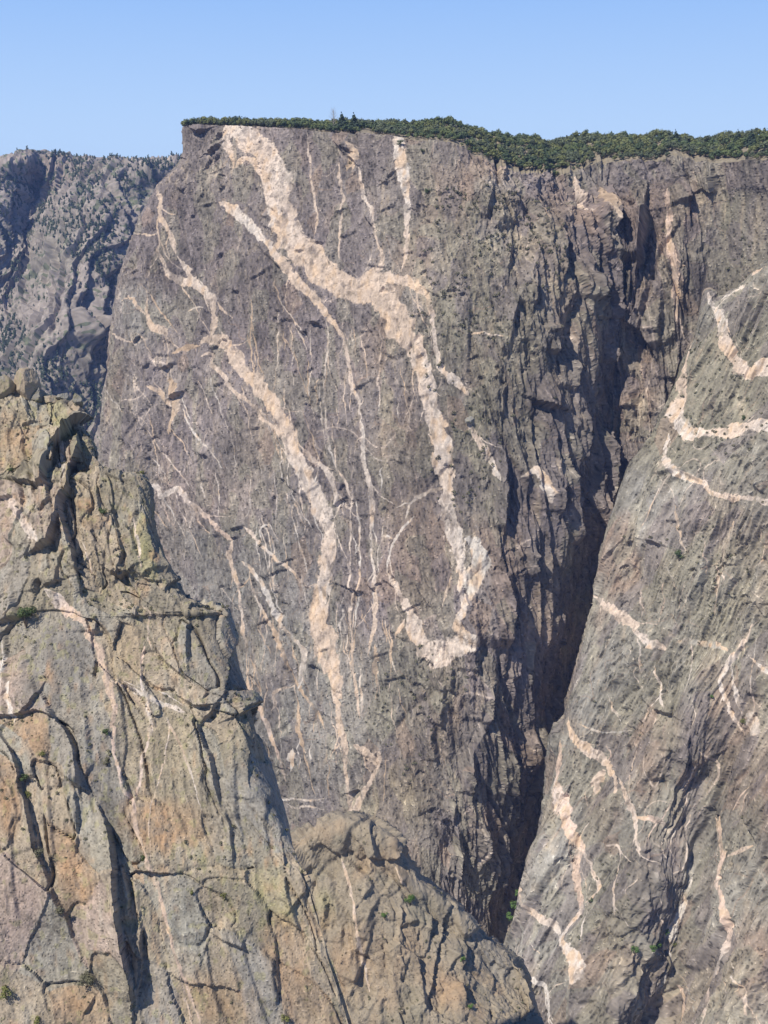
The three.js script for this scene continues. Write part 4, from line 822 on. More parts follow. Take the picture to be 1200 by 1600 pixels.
[1.2,3.2,0.3,447.6,354,431,376.3],
[1.6,3.2,0.3,442.1,374.9,414,377.3,387.8,380.4],
[1.9,3.2,0.3,624.4,885.5,598.7,879.4,576.1,871.9],
[0.3,3.2,0.3,569.7,866.8,532.4,846.3,495.7,820.7],
[0.3,3.2,0.3,663.1,849.8,611.2,836.8,582.5,831.6],
[0.6,3.2,0.3,570.8,872.4,550.1,884.5,535.9,896.3],
[1,3.2,0.3,684.8,884.4,669.8,920.1,660.2,931.3],
[1.6,3.2,0.3,306.2,595.1,283.9,609.1,252.9,621.9],
[2.8,3.2,0.3,454.2,271.4,409.1,269.9,368.1,236.5],
[1.2,3.2,0.3,571.2,192,487.8,205.7,415.6,198.3],
[1.3,3.2,0.3,564.3,100.1,491.4,110.4],
[1,3.2,0.3,657.6,81.4,613.2,121.4],
[1.6,3.2,0.3,339.2,263.7,323,226.1],
[0.8,3.2,0.3,343.9,274.9,361,303.9],
[1.6,3.2,0.3,462.4,289.5,415.7,293.8],
[1.6,3.2,0.3,572.3,487.4,562.4,477],
[2.4,3.2,0.3,888.9,376,784.7,378.4],
[2.4,3.2,0.3,458.5,539.6,443.3,539],
[2,3.2,0.3,501.2,363,487.9,357.3],
[1.2,3.2,0.3,738.4,370.6,717.9,367.6,708.2,361.2],
[1.6,3.2,0.3,882.5,504.1,705.9,477],
[2,3.2,0.3,888.9,535.7,799.5,571.1,751.2,616.1],
[1.6,3.2,0.3,777.5,779.7,758.9,771.3,747.6,765.2],
[0.8,3.2,0.3,755.8,757.3,726.1,753.2,707,752.3],
[1.2,3.2,0.3,247.4,771.5,248.3,789.5],
[1,3.2,0.3,322.8,927,297.2,942.5],
[1.6,3.2,0.3,754.3,845.1,732.5,853.7],
[2,3.2,0.3,711.7,529.8,699.2,571.1],
[1.2,3.2,0.3,886.3,281.4,883.8,275.1],
[1.1,3.2,0.3,829.1,808.8,775.4,842.1],
[1.1,3.2,0.3,767.1,789.5,732.6,842.1,734.3,874.4]],
 tints: [["l",711,835.4,45.2,35.8,0.60],
["l",732.9,341.9,28.7,28.4,0.60],
["f",769.2,340.4,17.3,7,0.80],
["f",560.6,775.4,98.1,25.4,0.60],
["f",534,579.1,41.7,51.3,0.50],
["f",198,756,26.4,24.2,0.80],
["f",312.8,810.3,39.9,33.9,0.70],
["f",269.4,681,30.8,48.3,0.60],
["f",287.8,932.3,48,15.6,0.60],
["f",554.1,927,72.3,26.5,0.50],
["f",701.2,894.7,42.6,36.9,0.50],
["l",681.7,99.4,41,22.8,0.60],
["f",440.7,144.6,91,59.5,0.50],
["k",353.1,565.8,100.8,80.4,0.90],
["k",224.5,884.5,74.8,30.3,0.50],
["k",631.8,916.3,30.4,43.4,0.70],
["p",435.3,302.2,89.3,34.4,0.60],
["l",588.7,795.4,13.5,16.1,0.80],
["k",888.9,756.3,395,32.7,0.70],
["k",414.6,717.7,61.4,57.9,0.80],
["f",574.3,291.2,31.5,6.8,0.80],
["p",191.2,859.1,51,31.6,0.60],
["k",515.7,874.4,50.3,30.1,0.50],
["d",348.5,572.7,87,83.7,0.80],
["d",414.4,721.2,49.1,55.4,0.60],
["a",601.9,717.8,89.1,79,0.85],
["f",530.5,771.3,84.9,20.4,0.55],
["a",530.3,587.8,43.1,66.9,0.80],
["d",788.7,557.2,110.1,47.6,0.45],
["d",789.5,611.2,73.4,29.7,0.60],
["g",530.6,869.4,56.8,30.3,0.70]],
 blocks: [["a",441.5,81.6,71.8,29.1],
["g",584.6,69.3,73.5,35.9],
["o",611.4,90.7,45.1,23.3],
["l",681.7,99.4,52.7,31.7],
["f",454.9,147,84.8,36.9],
["g",543.5,164.4,53.8,26.6],
["t",397.8,185.3,44.3,19.9],
["o",424.1,236.9,67,370.9],
["p",674,180.3,28.1,35.6],
["o",800.1,109.9,59.3,40.7],
["t",788.3,77.6,37.5,12.8],
["o",758.6,171.8,56.9,17.9],
["t",720.7,192.1,18.5,9.8],
["t",797.8,201.1,78.9,13.2],
["p",317.4,261.8,51.5,45],
["t",384.2,287.3,45.3,11.7],
["t",433.3,278.9,41.1,9.6],
["p",426.6,307.6,57.8,18.1],
["g",345.6,303.3,44.4,24.1],
["t",501.6,303.6,26.8,23.1],
["t",570.6,285.4,56.6,17.8],
["f",601.1,305.4,44.5,14.8],
["o",650,278.8,34.2,16.4],
["o",689.6,285,24.7,21.1],
["o",727.1,290.7,29.5,26],
["l",743.2,321.3,33.4,37.4],
["t",577.7,342.2,74.9,32.2],
["t",660.8,345.7,25.6,11],
["g",412.8,351.8,46.7,17.3],
["o",472.2,359,42,23.7],
["k",302.7,333.1,53.9,27.7],
["t",526.4,372,31,21.8],
["o",578.6,371.3,24.8,19.3],
["t",620.3,383.1,40.7,27.5],
["o",627.5,417.9,29,43],
["t",708.6,382.6,25.3,12.3],
["t",751.4,378.5,22.4,11.3],
["k",265.6,348.9,42.6,19.6],
["k",356,544.4,67.7,61.7],
["k",399.1,624.9,55.9,83.8],
["p",236.9,550.6,37.3,59.5],
["g",479.8,496.8,30.8,192.9],
["t",523.2,557.4,59.1,37.3],
["t",610.1,487.4,34.4,336.7],
["o",653.9,539.1,37.4,32.5],
["o",732.7,487.6,49.1,226.2],
["g",702.3,571.1,61.3,37],
["g",803.5,557.2,64.9,34],
["k",811,596.9,53.7,28],
["t",613.3,587.7,49.7,26.8],
["a",486.3,674.5,30.9,75.7],
["a",598.9,717.8,84.5,71.8],
["g",696.8,710.2,25,39.1],
["o",736.4,731,37.3,42.1],
["g",721.8,637.1,28.8,17.3],
["k",792.3,631.6,60.8,21.2],
["p",540.6,649.4,15.7,51.5],
["k",337.3,724.3,46,41.4],
["f",276.9,682.5,30.8,45.8],
["g",230.4,711.7,23,45],
["f",195.4,751.8,26.6,25.4],
["t",251.8,751.6,26.7,16.9],
["t",295.2,739.6,45.4,13.2],
["t",302.7,763.5,36,15.8],
["g",367.8,771.3,35.4,24.4],
["k",414.6,710.1,46.1,47.4],
["g",441.5,775.4,21,16.9],
["t",245.6,789.5,40.9,33.4],
["f",303.7,819,37,53],
["p",192.1,853.7,51.2,32.8],
["g",249.5,884.5,49.9,30.3],
["p",329.9,864.3,38.1,35.9],
["o",355.4,905.4,30.6,32.5],
["f",275.9,932.3,48,15.6],
["t",180.7,927,48.2,21.2],
["t",409.8,853.7,15.4,32.8],
["a",442.1,869.4,17.7,25.3],
["k",445.7,927,30.1,31.8],
["g",520.2,864.3,44.4,30.8],
["t",544.1,894.7,61.8,26.4],
["a",539.7,932.3,60,26],
["o",650,859.1,38.2,26.3],
["t",601.9,853.7,38.4,13.6],
["k",631.8,916.3,36.5,43.4],
["a",541.6,779.7,69.4,22.4],
["g",652.7,779.7,41.7,22.4],
["o",711.1,784.3,30.3,29.3],
["t",718.5,842.1,28.5,30.7],
["t",711.9,884.4,27,25.3],
["f",695.9,927,31.3,21.2],
["k",888.9,760.5,332.2,31.9]] },
E: { net: [[-71,297,-525,-55,317,-525,-34,332,-525,-16,336,-525,-1,332,-525,12,318,-525,23,302,-525,35,291,-525,49,274,-525,61,263,-524,72,255,-522,77,245,-511,82,229,-488,90,206,-463],
[-62,351,-450,-49,368,-450,-31,381,-450,-15,384,-450,-2,381,-450,8,369,-450,18,355,-450,28,345,-450,40,331,-450,50,322,-449,60,315,-447,64,307,-436,68,296,-413,74,281,-388],
[-61,338,-440,-48,353,-440,-30,364,-439,-15,367,-438,-2,365,-438,9,355,-438,18,344,-437,28,336,-437,39,325,-436,49,317,-435,59,312,-433,63,306,-424,67,297,-406,74,281,-384],
[-60,326,-431,-47,337,-431,-29,347,-429,-14,350,-428,-1,348,-427,9,341,-427,18,332,-426,28,326,-425,39,318,-425,49,312,-423,58,308,-422,62,304,-414,67,297,-399,74,281,-381],
[-59,313,-423,-47,322,-422,-29,330,-420,-14,333,-419,-1,332,-418,9,327,-417,19,321,-416,28,317,-415,39,311,-414,48,307,-412,57,305,-410,61,302,-405,66,297,-393,73,281,-377],
[-58,300,-415,-46,307,-414,-28,313,-411,-13,316,-410,-1,316,-408,9,313,-407,19,310,-405,28,308,-404,38,304,-403,48,302,-401,56,301,-400,60,300,-396,66,297,-388,73,281,-374],
[-57,288,-408,-45,292,-406,-27,297,-403,-13,300,-401,-0,301,-399,10,300,-397,19,299,-395,28,299,-394,38,298,-392,47,298,-391,55,298,-389,60,298,-387,65,297,-382,73,281,-371],
[-57,276,-400,-44,278,-398,-27,281,-394,-12,283,-392,0,285,-389,10,287,-388,19,289,-386,28,290,-384,38,292,-382,46,294,-380,55,295,-379,59,296,-378,65,297,-376,73,281,-368]],
 veins: [["c",214.5,258.5,1.8,233.9,347.8,1.2,247.4,477.9,1.2,263.4,573.9,1.4,273.7,645.9,1.2],
["t",354,232,1,378.7,250.4,1.3,403.7,268.3,1]],
 joints: [[3,8,0.5,537,168.6,512,294.8,494,408.6,475.8,526.1,449.6,615.1],
[2.5,8,0.5,260.1,265.5,232.9,238.3],
[2.5,8,0.5,283.6,334.4,260,372.4],
[2,8,0.5,211.5,459.2,210.9,503.9],
[2,8,0.5,248.2,530.1,225.6,511.8],
[4,8,0.5,257.1,568.8,240.7,621.6],
[2.5,8,0.5,212.8,686.8,197.9,725.4],
[4,8,0.5,378.8,162.6,346.2,220],
[1.4,8,0.5,390.5,486.3,373.8,583.6],
[2,8,0.5,560.2,345.6,532.8,436.3],
[2,8,0.5,365.8,346.5,362.7,393.6],
[2.5,8,0.5,142.3,724.9,113.2,691.3,90.3,654.1],
[2,8,0.5,202,626.6,187.9,627.4],
[2,8,0.5,319.3,327,339.9,283.1],
[2,8,0.5,281.7,455.1,274.4,494],
[2,8,0.5,625.6,212.2,601.1,374.5],
[2,8,0.5,627.8,360.8,601.2,368.7],
[2.5,8,0.5,781,233.5,763.5,202],
[2,8,0.5,171.9,275.1,158.4,297.5],
[1.5,8,0.5,435.5,326.9,422.7,406.1],
[2.5,8,0.5,151.9,303.7,144.1,347]],
 tints: [["f",124.8,646.9,56,78.5,0.70],
["f",247.9,552.5,93.6,111.9,0.30],
["l",163.8,394.5,39.4,75.7,0.50],
["f",509.8,509.7,132.4,98.1,0.40],
["k",679.6,240.5,68,78.2,0.60],
["f",163.3,432.2,39.4,37.8,0.50],
["f",181.1,615.3,34.3,37.5,0.80]],
 blocks: [] },
};
const SHRUBS = [["D",318,415.5,4.9,0,"large dark green shrub at the foot of a grey slab on the crag"],
["D",238.9,740.3,2.2,0,"round green shrub in the crevice at the left edge of the crag"],
["D",239.1,753.3,1.6,1,"small yellow-green shrub just below the round one in the left crevice"],
["D",285.5,721,1.4,1,"tiny yellow-green tuft on the orange rock left of the black notch"],
["D",441.9,690.6,1.8,0,"small shrub beside the pink vein on the grey slab, the upper of two"],
["D",449.2,724.7,1.8,2,"dry brownish shrub beside the pink vein, the lower of two"],
["D",462.8,795.4,1.8,0,"small shrub where the pink vein meets the pale slab"],
["D",246.3,795.4,2.4,2,"grey-green shrub on the ledge above the whitish slab"],
["D",275.3,853.7,2.1,2,"grey-green shrub halfway down the long diagonal crevice"],
["D",312.4,910.8,3.4,2,"wide grey-green bush above the orange block at the bottom"],
["D",209.8,945.9,1.8,1,"bright yellow-green shrub at the bottom edge near the left corner"],
["D",157.1,923.3,2.7,1,"low olive shrub on the bottom left ledge"],
["D",626.1,300.1,2.0,0,"small dark shrub in a crack high on the crag"],
["D",394.7,203.6,1.3,0,"tiny dark shrub on the ledge near the crag top"],
["D",545.8,840.2,1.2,1,"mossy olive tuft, first along the diagonal joint of the pale slab"],
["D",613.2,840.2,1.3,1,"mossy olive tuft, second along the joint of the pale slab"],
["D",669.4,942.5,2.0,1,"bright green shrub in the crack beside the dark slab at the bottom"],
["D",867.3,254.1,2.1,1,"low olive shrub on the flat ledge corner of the crag"],
["E",385.5,312.6,5.0,3,"bright green bush below the orange streak on the brown ridge"],
["E",319.8,405.6,3.2,3,"small green bush left of the bright bush on the brown ridge"],
["E",561.6,372.9,3.0,3,"small green bush low on the right of the brown ridge"],
["E",590.4,548.8,2.9,3,"tiny bush near the bottom of the brown ridge"],
["B",390.1,28.5,5.3,0,"single dark shrub growing in the top of the straight pale vein"],
["B",418.6,40.5,3.7,0,"small shrub on the rim face right of the straight vein"],
["B",425.5,188,5.7,0,"dark shrub on the face below the rim right of the vein"],
["C",550.7,860.7,5.2,3,"green bush at the left end of the ledge above the grooved gully"],
["C",517.3,865.1,5.9,3,"green bush in the middle of the ledge above the grooved gully"],
["C",584.6,857.8,5.6,3,"green bush at the right end of the ledge by the white chute"],
["C",618,845.4,4.5,3,"bright green bush beside the top of the white chute"],
["C",661.8,860.7,3.7,1,"yellow-green bush right of the white chute"],
["C",814.7,616.1,4.3,1,"olive bush on the pale patch near the right edge"],
["C",700,588,2.8,3,"small green bush in the draw right of the overhang"],
["C",525.7,431.5,6.9,0,"dark shrub on the buttress between two diagonal joints"],
["C",711.6,251.7,4.0,0,"small dark shrub above the upper pale band of the buttress"],
["C",366.9,810.4,4.2,0,"small shrub at the lower joint of the diamond-shaped vein"],
["C",162.6,803.2,5.3,3,"upper bright green bush on the gorge floor below the dark wall"],
["C",162.6,817.5,7.3,3,"middle bright green bush on the gorge floor"],
["C",162.6,830.7,7.3,3,"lower bright green bush on the gorge floor"]];
const PERCHED = [["D",540.5,55.6,5.2,6.7,"tall pointed pale boulder standing on the crag top"],
["D",447.6,55.6,4.6,6.1,"square tan boulder at the left edge of the crag top"],
["D",600.2,55.6,2.6,4.6,"narrow slab leaning against the pointed boulder"],
["D",586.2,55.6,5.2,3.1,"rounded dark boulder below the pointed boulder"],
["D",680.3,55.6,4.0,2.5,"flat grey boulder on the shoulder of the crag"],
["D",515,55.6,2.7,2.1,"small grey boulder between the square and the rounded ones"],
["D",729.9,55.6,2.8,1.8,"low flat boulder at the outer end of the crag top"],
["D",766.8,75.6,2.1,3.0,"upright tan block at the edge above the black cleft"],
["D",775.3,198,3.2,3.2,"olive-grey block sitting on the ledge below the cleft"],
["D",796.1,210.4,1.8,1.8,"small tan block beside the olive-grey block on the ledge"],
["B",487.3,433.5,6.7,5.3,"single pale boulder on the scrubby ramp beside the broad vein"]];

// ------------------------------------------------------------------ numbers: hashes and noise
const clamp = (x, a, b) => x < a ? a : x > b ? b : x;
const smooth = (a, b, x) => { const t = clamp((x - a) / (b - a), 0, 1); return t * t * (3 - 2 * t); };
function hsh(x, y, z, s) {
  let h = (Math.imul(x, 374761393) + Math.imul(y, 668265263) + Math.imul(z, 1274126177) + Math.imul(s, 974634547)) | 0;
  h = Math.imul(h ^ (h >>> 15), 2246822519); h = Math.imul(h ^ (h >>> 13), 3266489917);
  return ((h ^ (h >>> 16)) >>> 0) / 4294967296;
}
function noise(x, y, z, s = 0) {
  const X = Math.floor(x), Y = Math.floor(y), Z = Math.floor(z);
  let u = x - X, v = y - Y, w = z - Z; u = u * u * (3 - 2 * u); v = v * v * (3 - 2 * v); w = w * w * (3 - 2 * w);
  const a = hsh(X, Y, Z, s), b = hsh(X + 1, Y, Z, s), c = hsh(X, Y + 1, Z, s), d = hsh(X + 1, Y + 1, Z, s);
  const e = hsh(X, Y, Z + 1, s), f = hsh(X + 1, Y, Z + 1, s), g = hsh(X, Y + 1, Z + 1, s), h = hsh(X + 1, Y + 1, Z + 1, s);
  const p = a + (b - a) * u, q = c + (d - c) * u, r = e + (f - e) * u, t = g + (h - g) * u;
  const m = p + (q - p) * v, n = r + (t - r) * v;
  return (m + (n - m) * w) * 2 - 1;
}
function fbm(x, y, z, o, s = 0) { let a = 0, k = .5; for (let i = 0; i < o; i++) { a += k * noise(x, y, z, s + i); x *= 2.03; y *= 2.03; z *= 2.03; k *= .5; } return a; }
function ridge(x, y, z, o, s = 0) { let a = 0, k = .5; for (let i = 0; i < o; i++) { a += k * (1 - 2 * Math.abs(noise(x, y, z, s + i))); x *= 2.1; y *= 2.1; z *= 2.1; k *= .5; } return a; }
// jointed rock: every cell is a tilted plane of its own; returns its height, leaves the nearness of the joint in facetEdge
let facetEdge = 0;
function facet(x, y, z, tilt, s, soft = .09) {
  const X = Math.floor(x), Y = Math.floor(y), Z = Math.floor(z);
  let f1 = 9, f2 = 9, bx = 0, by = 0, bz = 0, dx = 0, dy = 0, dz = 0, gx = 0, gy = 0, gz = 0, hx = 0, hy = 0, hz = 0;
  for (let i = -1; i < 2; i++) for (let j = -1; j < 2; j++) for (let k = -1; k < 2; k++) {
    const cx = X + i, cy = Y + j, cz = Z + k;
    const ex = x - cx - hsh(cx, cy, cz, s), ey = y - cy - hsh(cx, cy, cz, s + 1), ez = z - cz - hsh(cx, cy, cz, s + 2);
    const d = ex * ex + ey * ey + ez * ez;
    if (d < f1) { f2 = f1; gx = bx; gy = by; gz = bz; hx = dx; hy = dy; hz = dz; f1 = d; bx = cx; by = cy; bz = cz; dx = ex; dy = ey; dz = ez; } else if (d < f2) { f2 = d; gx = cx; gy = cy; gz = cz; hx = ex; hy = ey; hz = ez; }
  }
  facetEdge = Math.sqrt(f2) - Math.sqrt(f1);
  const v1 = hsh(bx, by, bz, s + 3) * 2 - 1 + tilt * ((hsh(bx, by, bz, s + 4) * 2 - 1) * dx + (hsh(bx, by, bz, s + 5) * 2 - 1) * dy + (hsh(bx, by, bz, s + 6) * 2 - 1) * dz);
  if (facetEdge > soft) return v1;
  const v2 = hsh(gx, gy, gz, s + 3) * 2 - 1 + tilt * ((hsh(gx, gy, gz, s + 4) * 2 - 1) * hx + (hsh(gx, gy, gz, s + 5) * 2 - 1) * hy + (hsh(gx, gy, gz, s + 6) * 2 - 1) * hz);
  return v1 + (v2 - v1) * .5 * (1 - facetEdge / soft); // the step between two cells has a width
}
function mulberry(a) { return () => { a |= 0; a = a + 0x6D2B79F5 | 0; let t = Math.imul(a ^ a >>> 15, 1 | a); t = t + Math.imul(t ^ t >>> 7, 61 | t) ^ t; return ((t ^ t >>> 14) >>> 0) / 4294967296; }; }
const taken = {};
function numbered(n) { const k = taken[n] = (taken[n] ?? -1) + 1; return k ? n + '_' + String(k).padStart(3, '0') : n; }
const enc = new Uint8Array(4096); for (let i = 0; i < 4096; i++) { const c = i / 4095; enc[i] = Math.round(255 * (c <= .0031308 ? 12.92 * c : 1.055 * Math.pow(c, 1 / 2.4) - .055)); }
const toByte = c => enc[clamp(c * 4095, 0, 4095) | 0];
function shade(m) { m.castShadow = true; m.receiveShadow = true; return m; }

// rock colours, linear base colours
const ROCK = { u: [.158, .133, .127], k: [.222, .211, .188], o: [.178, .162, .118], b: [.215, .155, .115], d: [.125, .108, .09], t: [.32, .258, .182], p: [.34, .255, .215], g: [.245, .238, .2], l: [.24, .225, .105], f: [.33, .2, .105], a: [.275, .23, .155] };
const VEIN = { c: [.54, .44, .355], w: [.55, .5, .44], p: [.55, .42, .335], t: [.4, .295, .2], g: [.31, .29, .245] };

// ------------------------------------------------------------------ a rock face: a net of surveyed points, smoothed, then broken into joints, ledges and veins
function evalNet(net, nr, nc, s, t, out) {
  const u = clamp(s * (nc - 1), 0, nc - 1 - 1e-9), v = clamp(t * (nr - 1), 0, nr - 1 - 1e-9), j = u | 0, i = v | 0;
  const w = (q) => [(-q * q * q + 2 * q * q - q) / 2, (3 * q * q * q - 5 * q * q + 2) / 2, (-3 * q * q * q + 4 * q * q + q) / 2, (q * q * q - q * q) / 2];
  const wu = w(u - j), wv = w(v - i);
  const at = (r, c, k) => {
    if (r < 0) return 2 * at(0, c, k) - at(1, c, k); if (r >= nr) return 2 * at(nr - 1, c, k) - at(nr - 2, c, k);
    if (c < 0) return 2 * at(r, 0, k) - at(r, 1, k); if (c >= nc) return 2 * at(r, nc - 1, k) - at(r, nc - 2, k);
    return net[r][c * 3 + k];
  };
  for (let k = 0; k < 3; k++) { let a = 0; for (let p = 0; p < 4; p++) for (let q = 0; q < 4; q++) a += wv[p] * wu[q] * at(i - 1 + p, j - 1 + q, k); out[k] = a; }
  return out;
}
function rockFace(key, cfg) {
  const S = SURVEY[key], { cols, rows, texW, texH } = cfg, nr = S.net.length, nc = S.net[0].length / 3, W = cols + 1, H = rows + 1;
  const base = new Float32Array(W * H * 3), nrm = new Float32Array(W * H * 3), tmp = [0, 0, 0];
  for (let j = 0; j < H; j++) for (let i = 0; i < W; i++) { evalNet(S.net, nr, nc, i / cols, j / rows, tmp); base.set(tmp, (j * W + i) * 3); }
  const gridNormals = (P, out) => {
    for (let j = 0; j < H; j++) for (let i = 0; i < W; i++) {
      const a = (j * W + Math.max(0, i - 1)) * 3, b = (j * W + Math.min(cols, i + 1)) * 3, c = (Math.max(0, j - 1) * W + i) * 3, d = (Math.min(rows, j + 1) * W + i) * 3;
      const ux = P[b] - P[a], uy = P[b + 1] - P[a + 1], uz = P[b + 2] - P[a + 2], vx = P[d] - P[c], vy = P[d + 1] - P[c + 1], vz = P[d + 2] - P[c + 2];
      let x = vy * uz - vz * uy, y = vz * ux - vx * uz, z = vx * uy - vy * ux; const l = Math.hypot(x, y, z) || 1, o = (j * W + i) * 3;
      out[o] = x / l; out[o + 1] = y / l; out[o + 2] = z / l;
    }
  };
  gridNormals(base, nrm);
  // base point of a texel or any (s,t)
  const pointAt = (A, s, t, out) => {
    const u = clamp(s * cols, 0, cols - 1e-6), v = clamp(t * rows, 0, rows - 1e-6), i = u | 0, j = v | 0, f = u - i, g = v - j, o = (j * W + i) * 3, p = o + W * 3;
    for (let k = 0; k < 3; k++) { const a = A[o + k] + (A[o + 3 + k] - A[o + k]) * f, b = A[p + k] + (A[p + 3 + k] - A[p + k]) * f; out[k] = a + (b - a) * g; }
    return out;
  };
  // --- veins into a mask over the face
  const mask = new Uint8Array(texW * texH), vid = new Uint16Array(texW * texH), q = [0, 0, 0], A = [0, 0, 0], B = [0, 0, 0];
  S.veins.forEach((v, n) => {
    const pts = []; for (let k = 1; k < v.length; k += 3) pts.push([v[k] / 1000, v[k + 1] / 1000, v[k + 2]]);
    const fine = [];
    for (let k = 0; k < pts.length - 1; k++) { // round the corners
      const p0 = pts[Math.max(0, k - 1)], p1 = pts[k], p2 = pts[k + 1], p3 = pts[Math.min(pts.length - 1, k + 2)];
      for (let m = 0; m < 4; m++) { const x = m / 4; fine.push([0, 1, 2].map(c => c == 2 ? p1[2] + (p2[2] - p1[2]) * x : .5 * (2 * p1[c] + (p2[c] - p0[c]) * x + (2 * p0[c] - 5 * p1[c] + 4 * p2[c] - p3[c]) * x * x + (3 * p1[c] - p0[c] - 3 * p2[c] + p3[c]) * x * x * x))); }
    }
    fine.push(pts[pts.length - 1].slice());
    fine.forEach((e, k) => { e[2] *= Math.min(1, .25 + k / 4, .25 + (fine.length - 1 - k) / 4); });
    for (let k = 0; k < fine.length - 1; k++) {
      const a = fine[k], b = fine[k + 1]; pointAt(base, a[0], a[1], A); pointAt(base, b[0], b[1], B);
      const reach = Math.max(a[2], b[2]) * 1.1 + 2 * cfg.unit;
      pointAt(base, a[0] + .004, a[1], q); const ms = Math.max(1, Math.hypot(q[0] - A[0], q[1] - A[1], q[2] - A[2]) / .004);
      pointAt(base, a[0], a[1] + .004, q); const mt = Math.max(1, Math.hypot(q[0] - A[0], q[1] - A[1], q[2] - A[2]) / .004);
      const x0 = Math.max(0, Math.floor((Math.min(a[0], b[0]) - reach / ms * 1.3) * texW)), x1 = Math.min(texW - 1, Math.ceil((Math.max(a[0], b[0]) + reach / ms * 1.3) * texW));
      const y0 = Math.max(0, Math.floor((Math.min(a[1], b[1]) - reach / mt * 1.3) * texH)), y1 = Math.min(texH - 1, Math.ceil((Math.max(a[1], b[1]) + reach / mt * 1.3) * texH));
      const ex = B[0] - A[0], ey = B[1] - A[1], ez = B[2] - A[2], L2 = ex * ex + ey * ey + ez * ez + 1e-6;
      for (let y = y0; y <= y1; y++) for (let x = x0; x <= x1; x++) {
        pointAt(base, (x + .5) / texW, (y + .5) / texH, q);
        const wob = Math.min(1, .25 + a[2] / (12 * cfg.unit)), f = 1 / (5 * cfg.unit), g = 1 / (1.7 * cfg.unit);
        const px = q[0] + cfg.unit * wob * (2 * facet(q[0] * f * .8, q[1] * f * .6, q[2] * f * .8, .5, 21) + .8 * noise(q[0] * g, q[1] * g, q[2] * g, 22));
        const py = q[1] + cfg.unit * wob * (1.6 * facet(q[0] * f * .8, q[1] * f * .6, q[2] * f * .8, .5, 35) + .8 * noise(q[0] * g, q[1] * g, q[2] * g, 24));
        const fx = px - A[0], fy = py - A[1], fz = q[2] - A[2];
        const t = clamp((fx * ex + fy * ey + fz * ez) / L2, 0, 1), d = Math.hypot(fx - ex * t, fy - ey * t, fz - ez * t);
        const hw = .5 * (a[2] + (b[2] - a[2]) * t) * (1 + .35 * noise(q[0] * f * .5, q[1] * f * .5, q[2] * f * .5, 27)) + .1 * cfg.unit;
        const rag = .5 * noise(q[0] / (2.6 * cfg.unit), q[1] / (7 * cfg.unit), q[2] / (2.6 * cfg.unit), 28) + .35 * noise(q[0] / (.9 * cfg.unit), q[1] / (2.2 * cfg.unit), q[2] / (.9 * cfg.unit), 29), gap = a[2] < 5 * cfg.unit ? .45 * smooth(.2, .65, noise(q[0] / (11 * cfg.unit), q[1] / (11 * cfg.unit), q[2] / (11 * cfg.unit), 30)) : 0;
        const m = 255 * (1 - gap) * (1 - smooth(hw * .9 - .15 * cfg.unit, hw + .15 * cfg.unit, d + rag * (.07 * hw + .22 * cfg.unit))), o = y * texW + x;
        if (m > mask[o]) { mask[o] = m; vid[o] = n + 1; }
      }
    }
  });
  // --- blocks
  const blocks = S.blocks.map((b, n) => ({ tone: b[0], s: b[1] / 1000, t: b[2] / 1000, rs: b[3] / 1000, rt: b[4] / 1000, h: (hsh(n, 3, 5, 7) - .5) * 2, gx: (hsh(n, 3, 5, 8) - .5) * 2, gy: (hsh(n, 3, 5, 9) - .5) * 2 }));
  let bBest = 0, bEdge = 9, bSecond = 0;
  const blockAt = (s, t, p) => {
    const f = 1 / (9 * cfg.unit), g = 1 / (2.5 * cfg.unit);
    s += cfg.warpS * (noise(p[0] * f, p[1] * f, p[2] * f, 41) + .35 * noise(p[0] * g, p[1] * g, p[2] * g, 42)); t += cfg.warpT * (noise(p[0] * f, p[1] * f, p[2] * f, 43) + .35 * noise(p[0] * g, p[1] * g, p[2] * g, 44));
    const lean = .5 * smooth(.36, .5, t); let f1 = 1e9, f2 = 1e9; bBest = 0; bSecond = 0;
    for (let n = 0; n < blocks.length; n++) { const b = blocks[n], x = (s - b.s - lean * (t - b.t)) / b.rs, y = (t - b.t) / b.rt; if (x > f2 || x < -f2 || y > f2 || y < -f2) continue; const d = Math.sqrt(Math.sqrt(x * x * x * x + y * y * y * y)); if (d < f1) { f2 = f1; bSecond = bBest; f1 = d; bBest = n; } else if (d < f2) { f2 = d; bSecond = n; } }
    bEdge = f2 - f1;
  };
  // --- joints as polylines in metres
  const joint = new Float32Array(W * H);
  for (const J of S.joints) {
    const [h, L, R] = J, pts = []; for (let k = 3; k < J.length; k += 2) pts.push([J[k] / 1000, J[k + 1] / 1000]);
    const P3 = pts.map(p => pointAt(base, p[0], p[1], [0, 0, 0]));
    pointAt(base, pts[0][0] + .004, pts[0][1], q); const ms = Math.hypot(q[0] - P3[0][0], q[1] - P3[0][1], q[2] - P3[0][2]) / .004;
    pointAt(base, pts[0][0], pts[0][1] + .004, q); const mt = Math.hypot(q[0] - P3[0][0], q[1] - P3[0][1], q[2] - P3[0][2]) / .004;
    const reach = Math.max(L * 2.6, R * 2), x0 = Math.max(0, Math.floor((Math.min(...pts.map(p => p[0])) - reach / ms) * cols)), x1 = Math.min(cols, Math.ceil((Math.max(...pts.map(p => p[0])) + reach / ms) * cols));
    const y0 = Math.max(0, Math.floor((Math.min(...pts.map(p => p[1])) - reach / mt) * rows)), y1 = Math.min(rows, Math.ceil((Math.max(...pts.map(p => p[1])) + reach / mt) * rows));
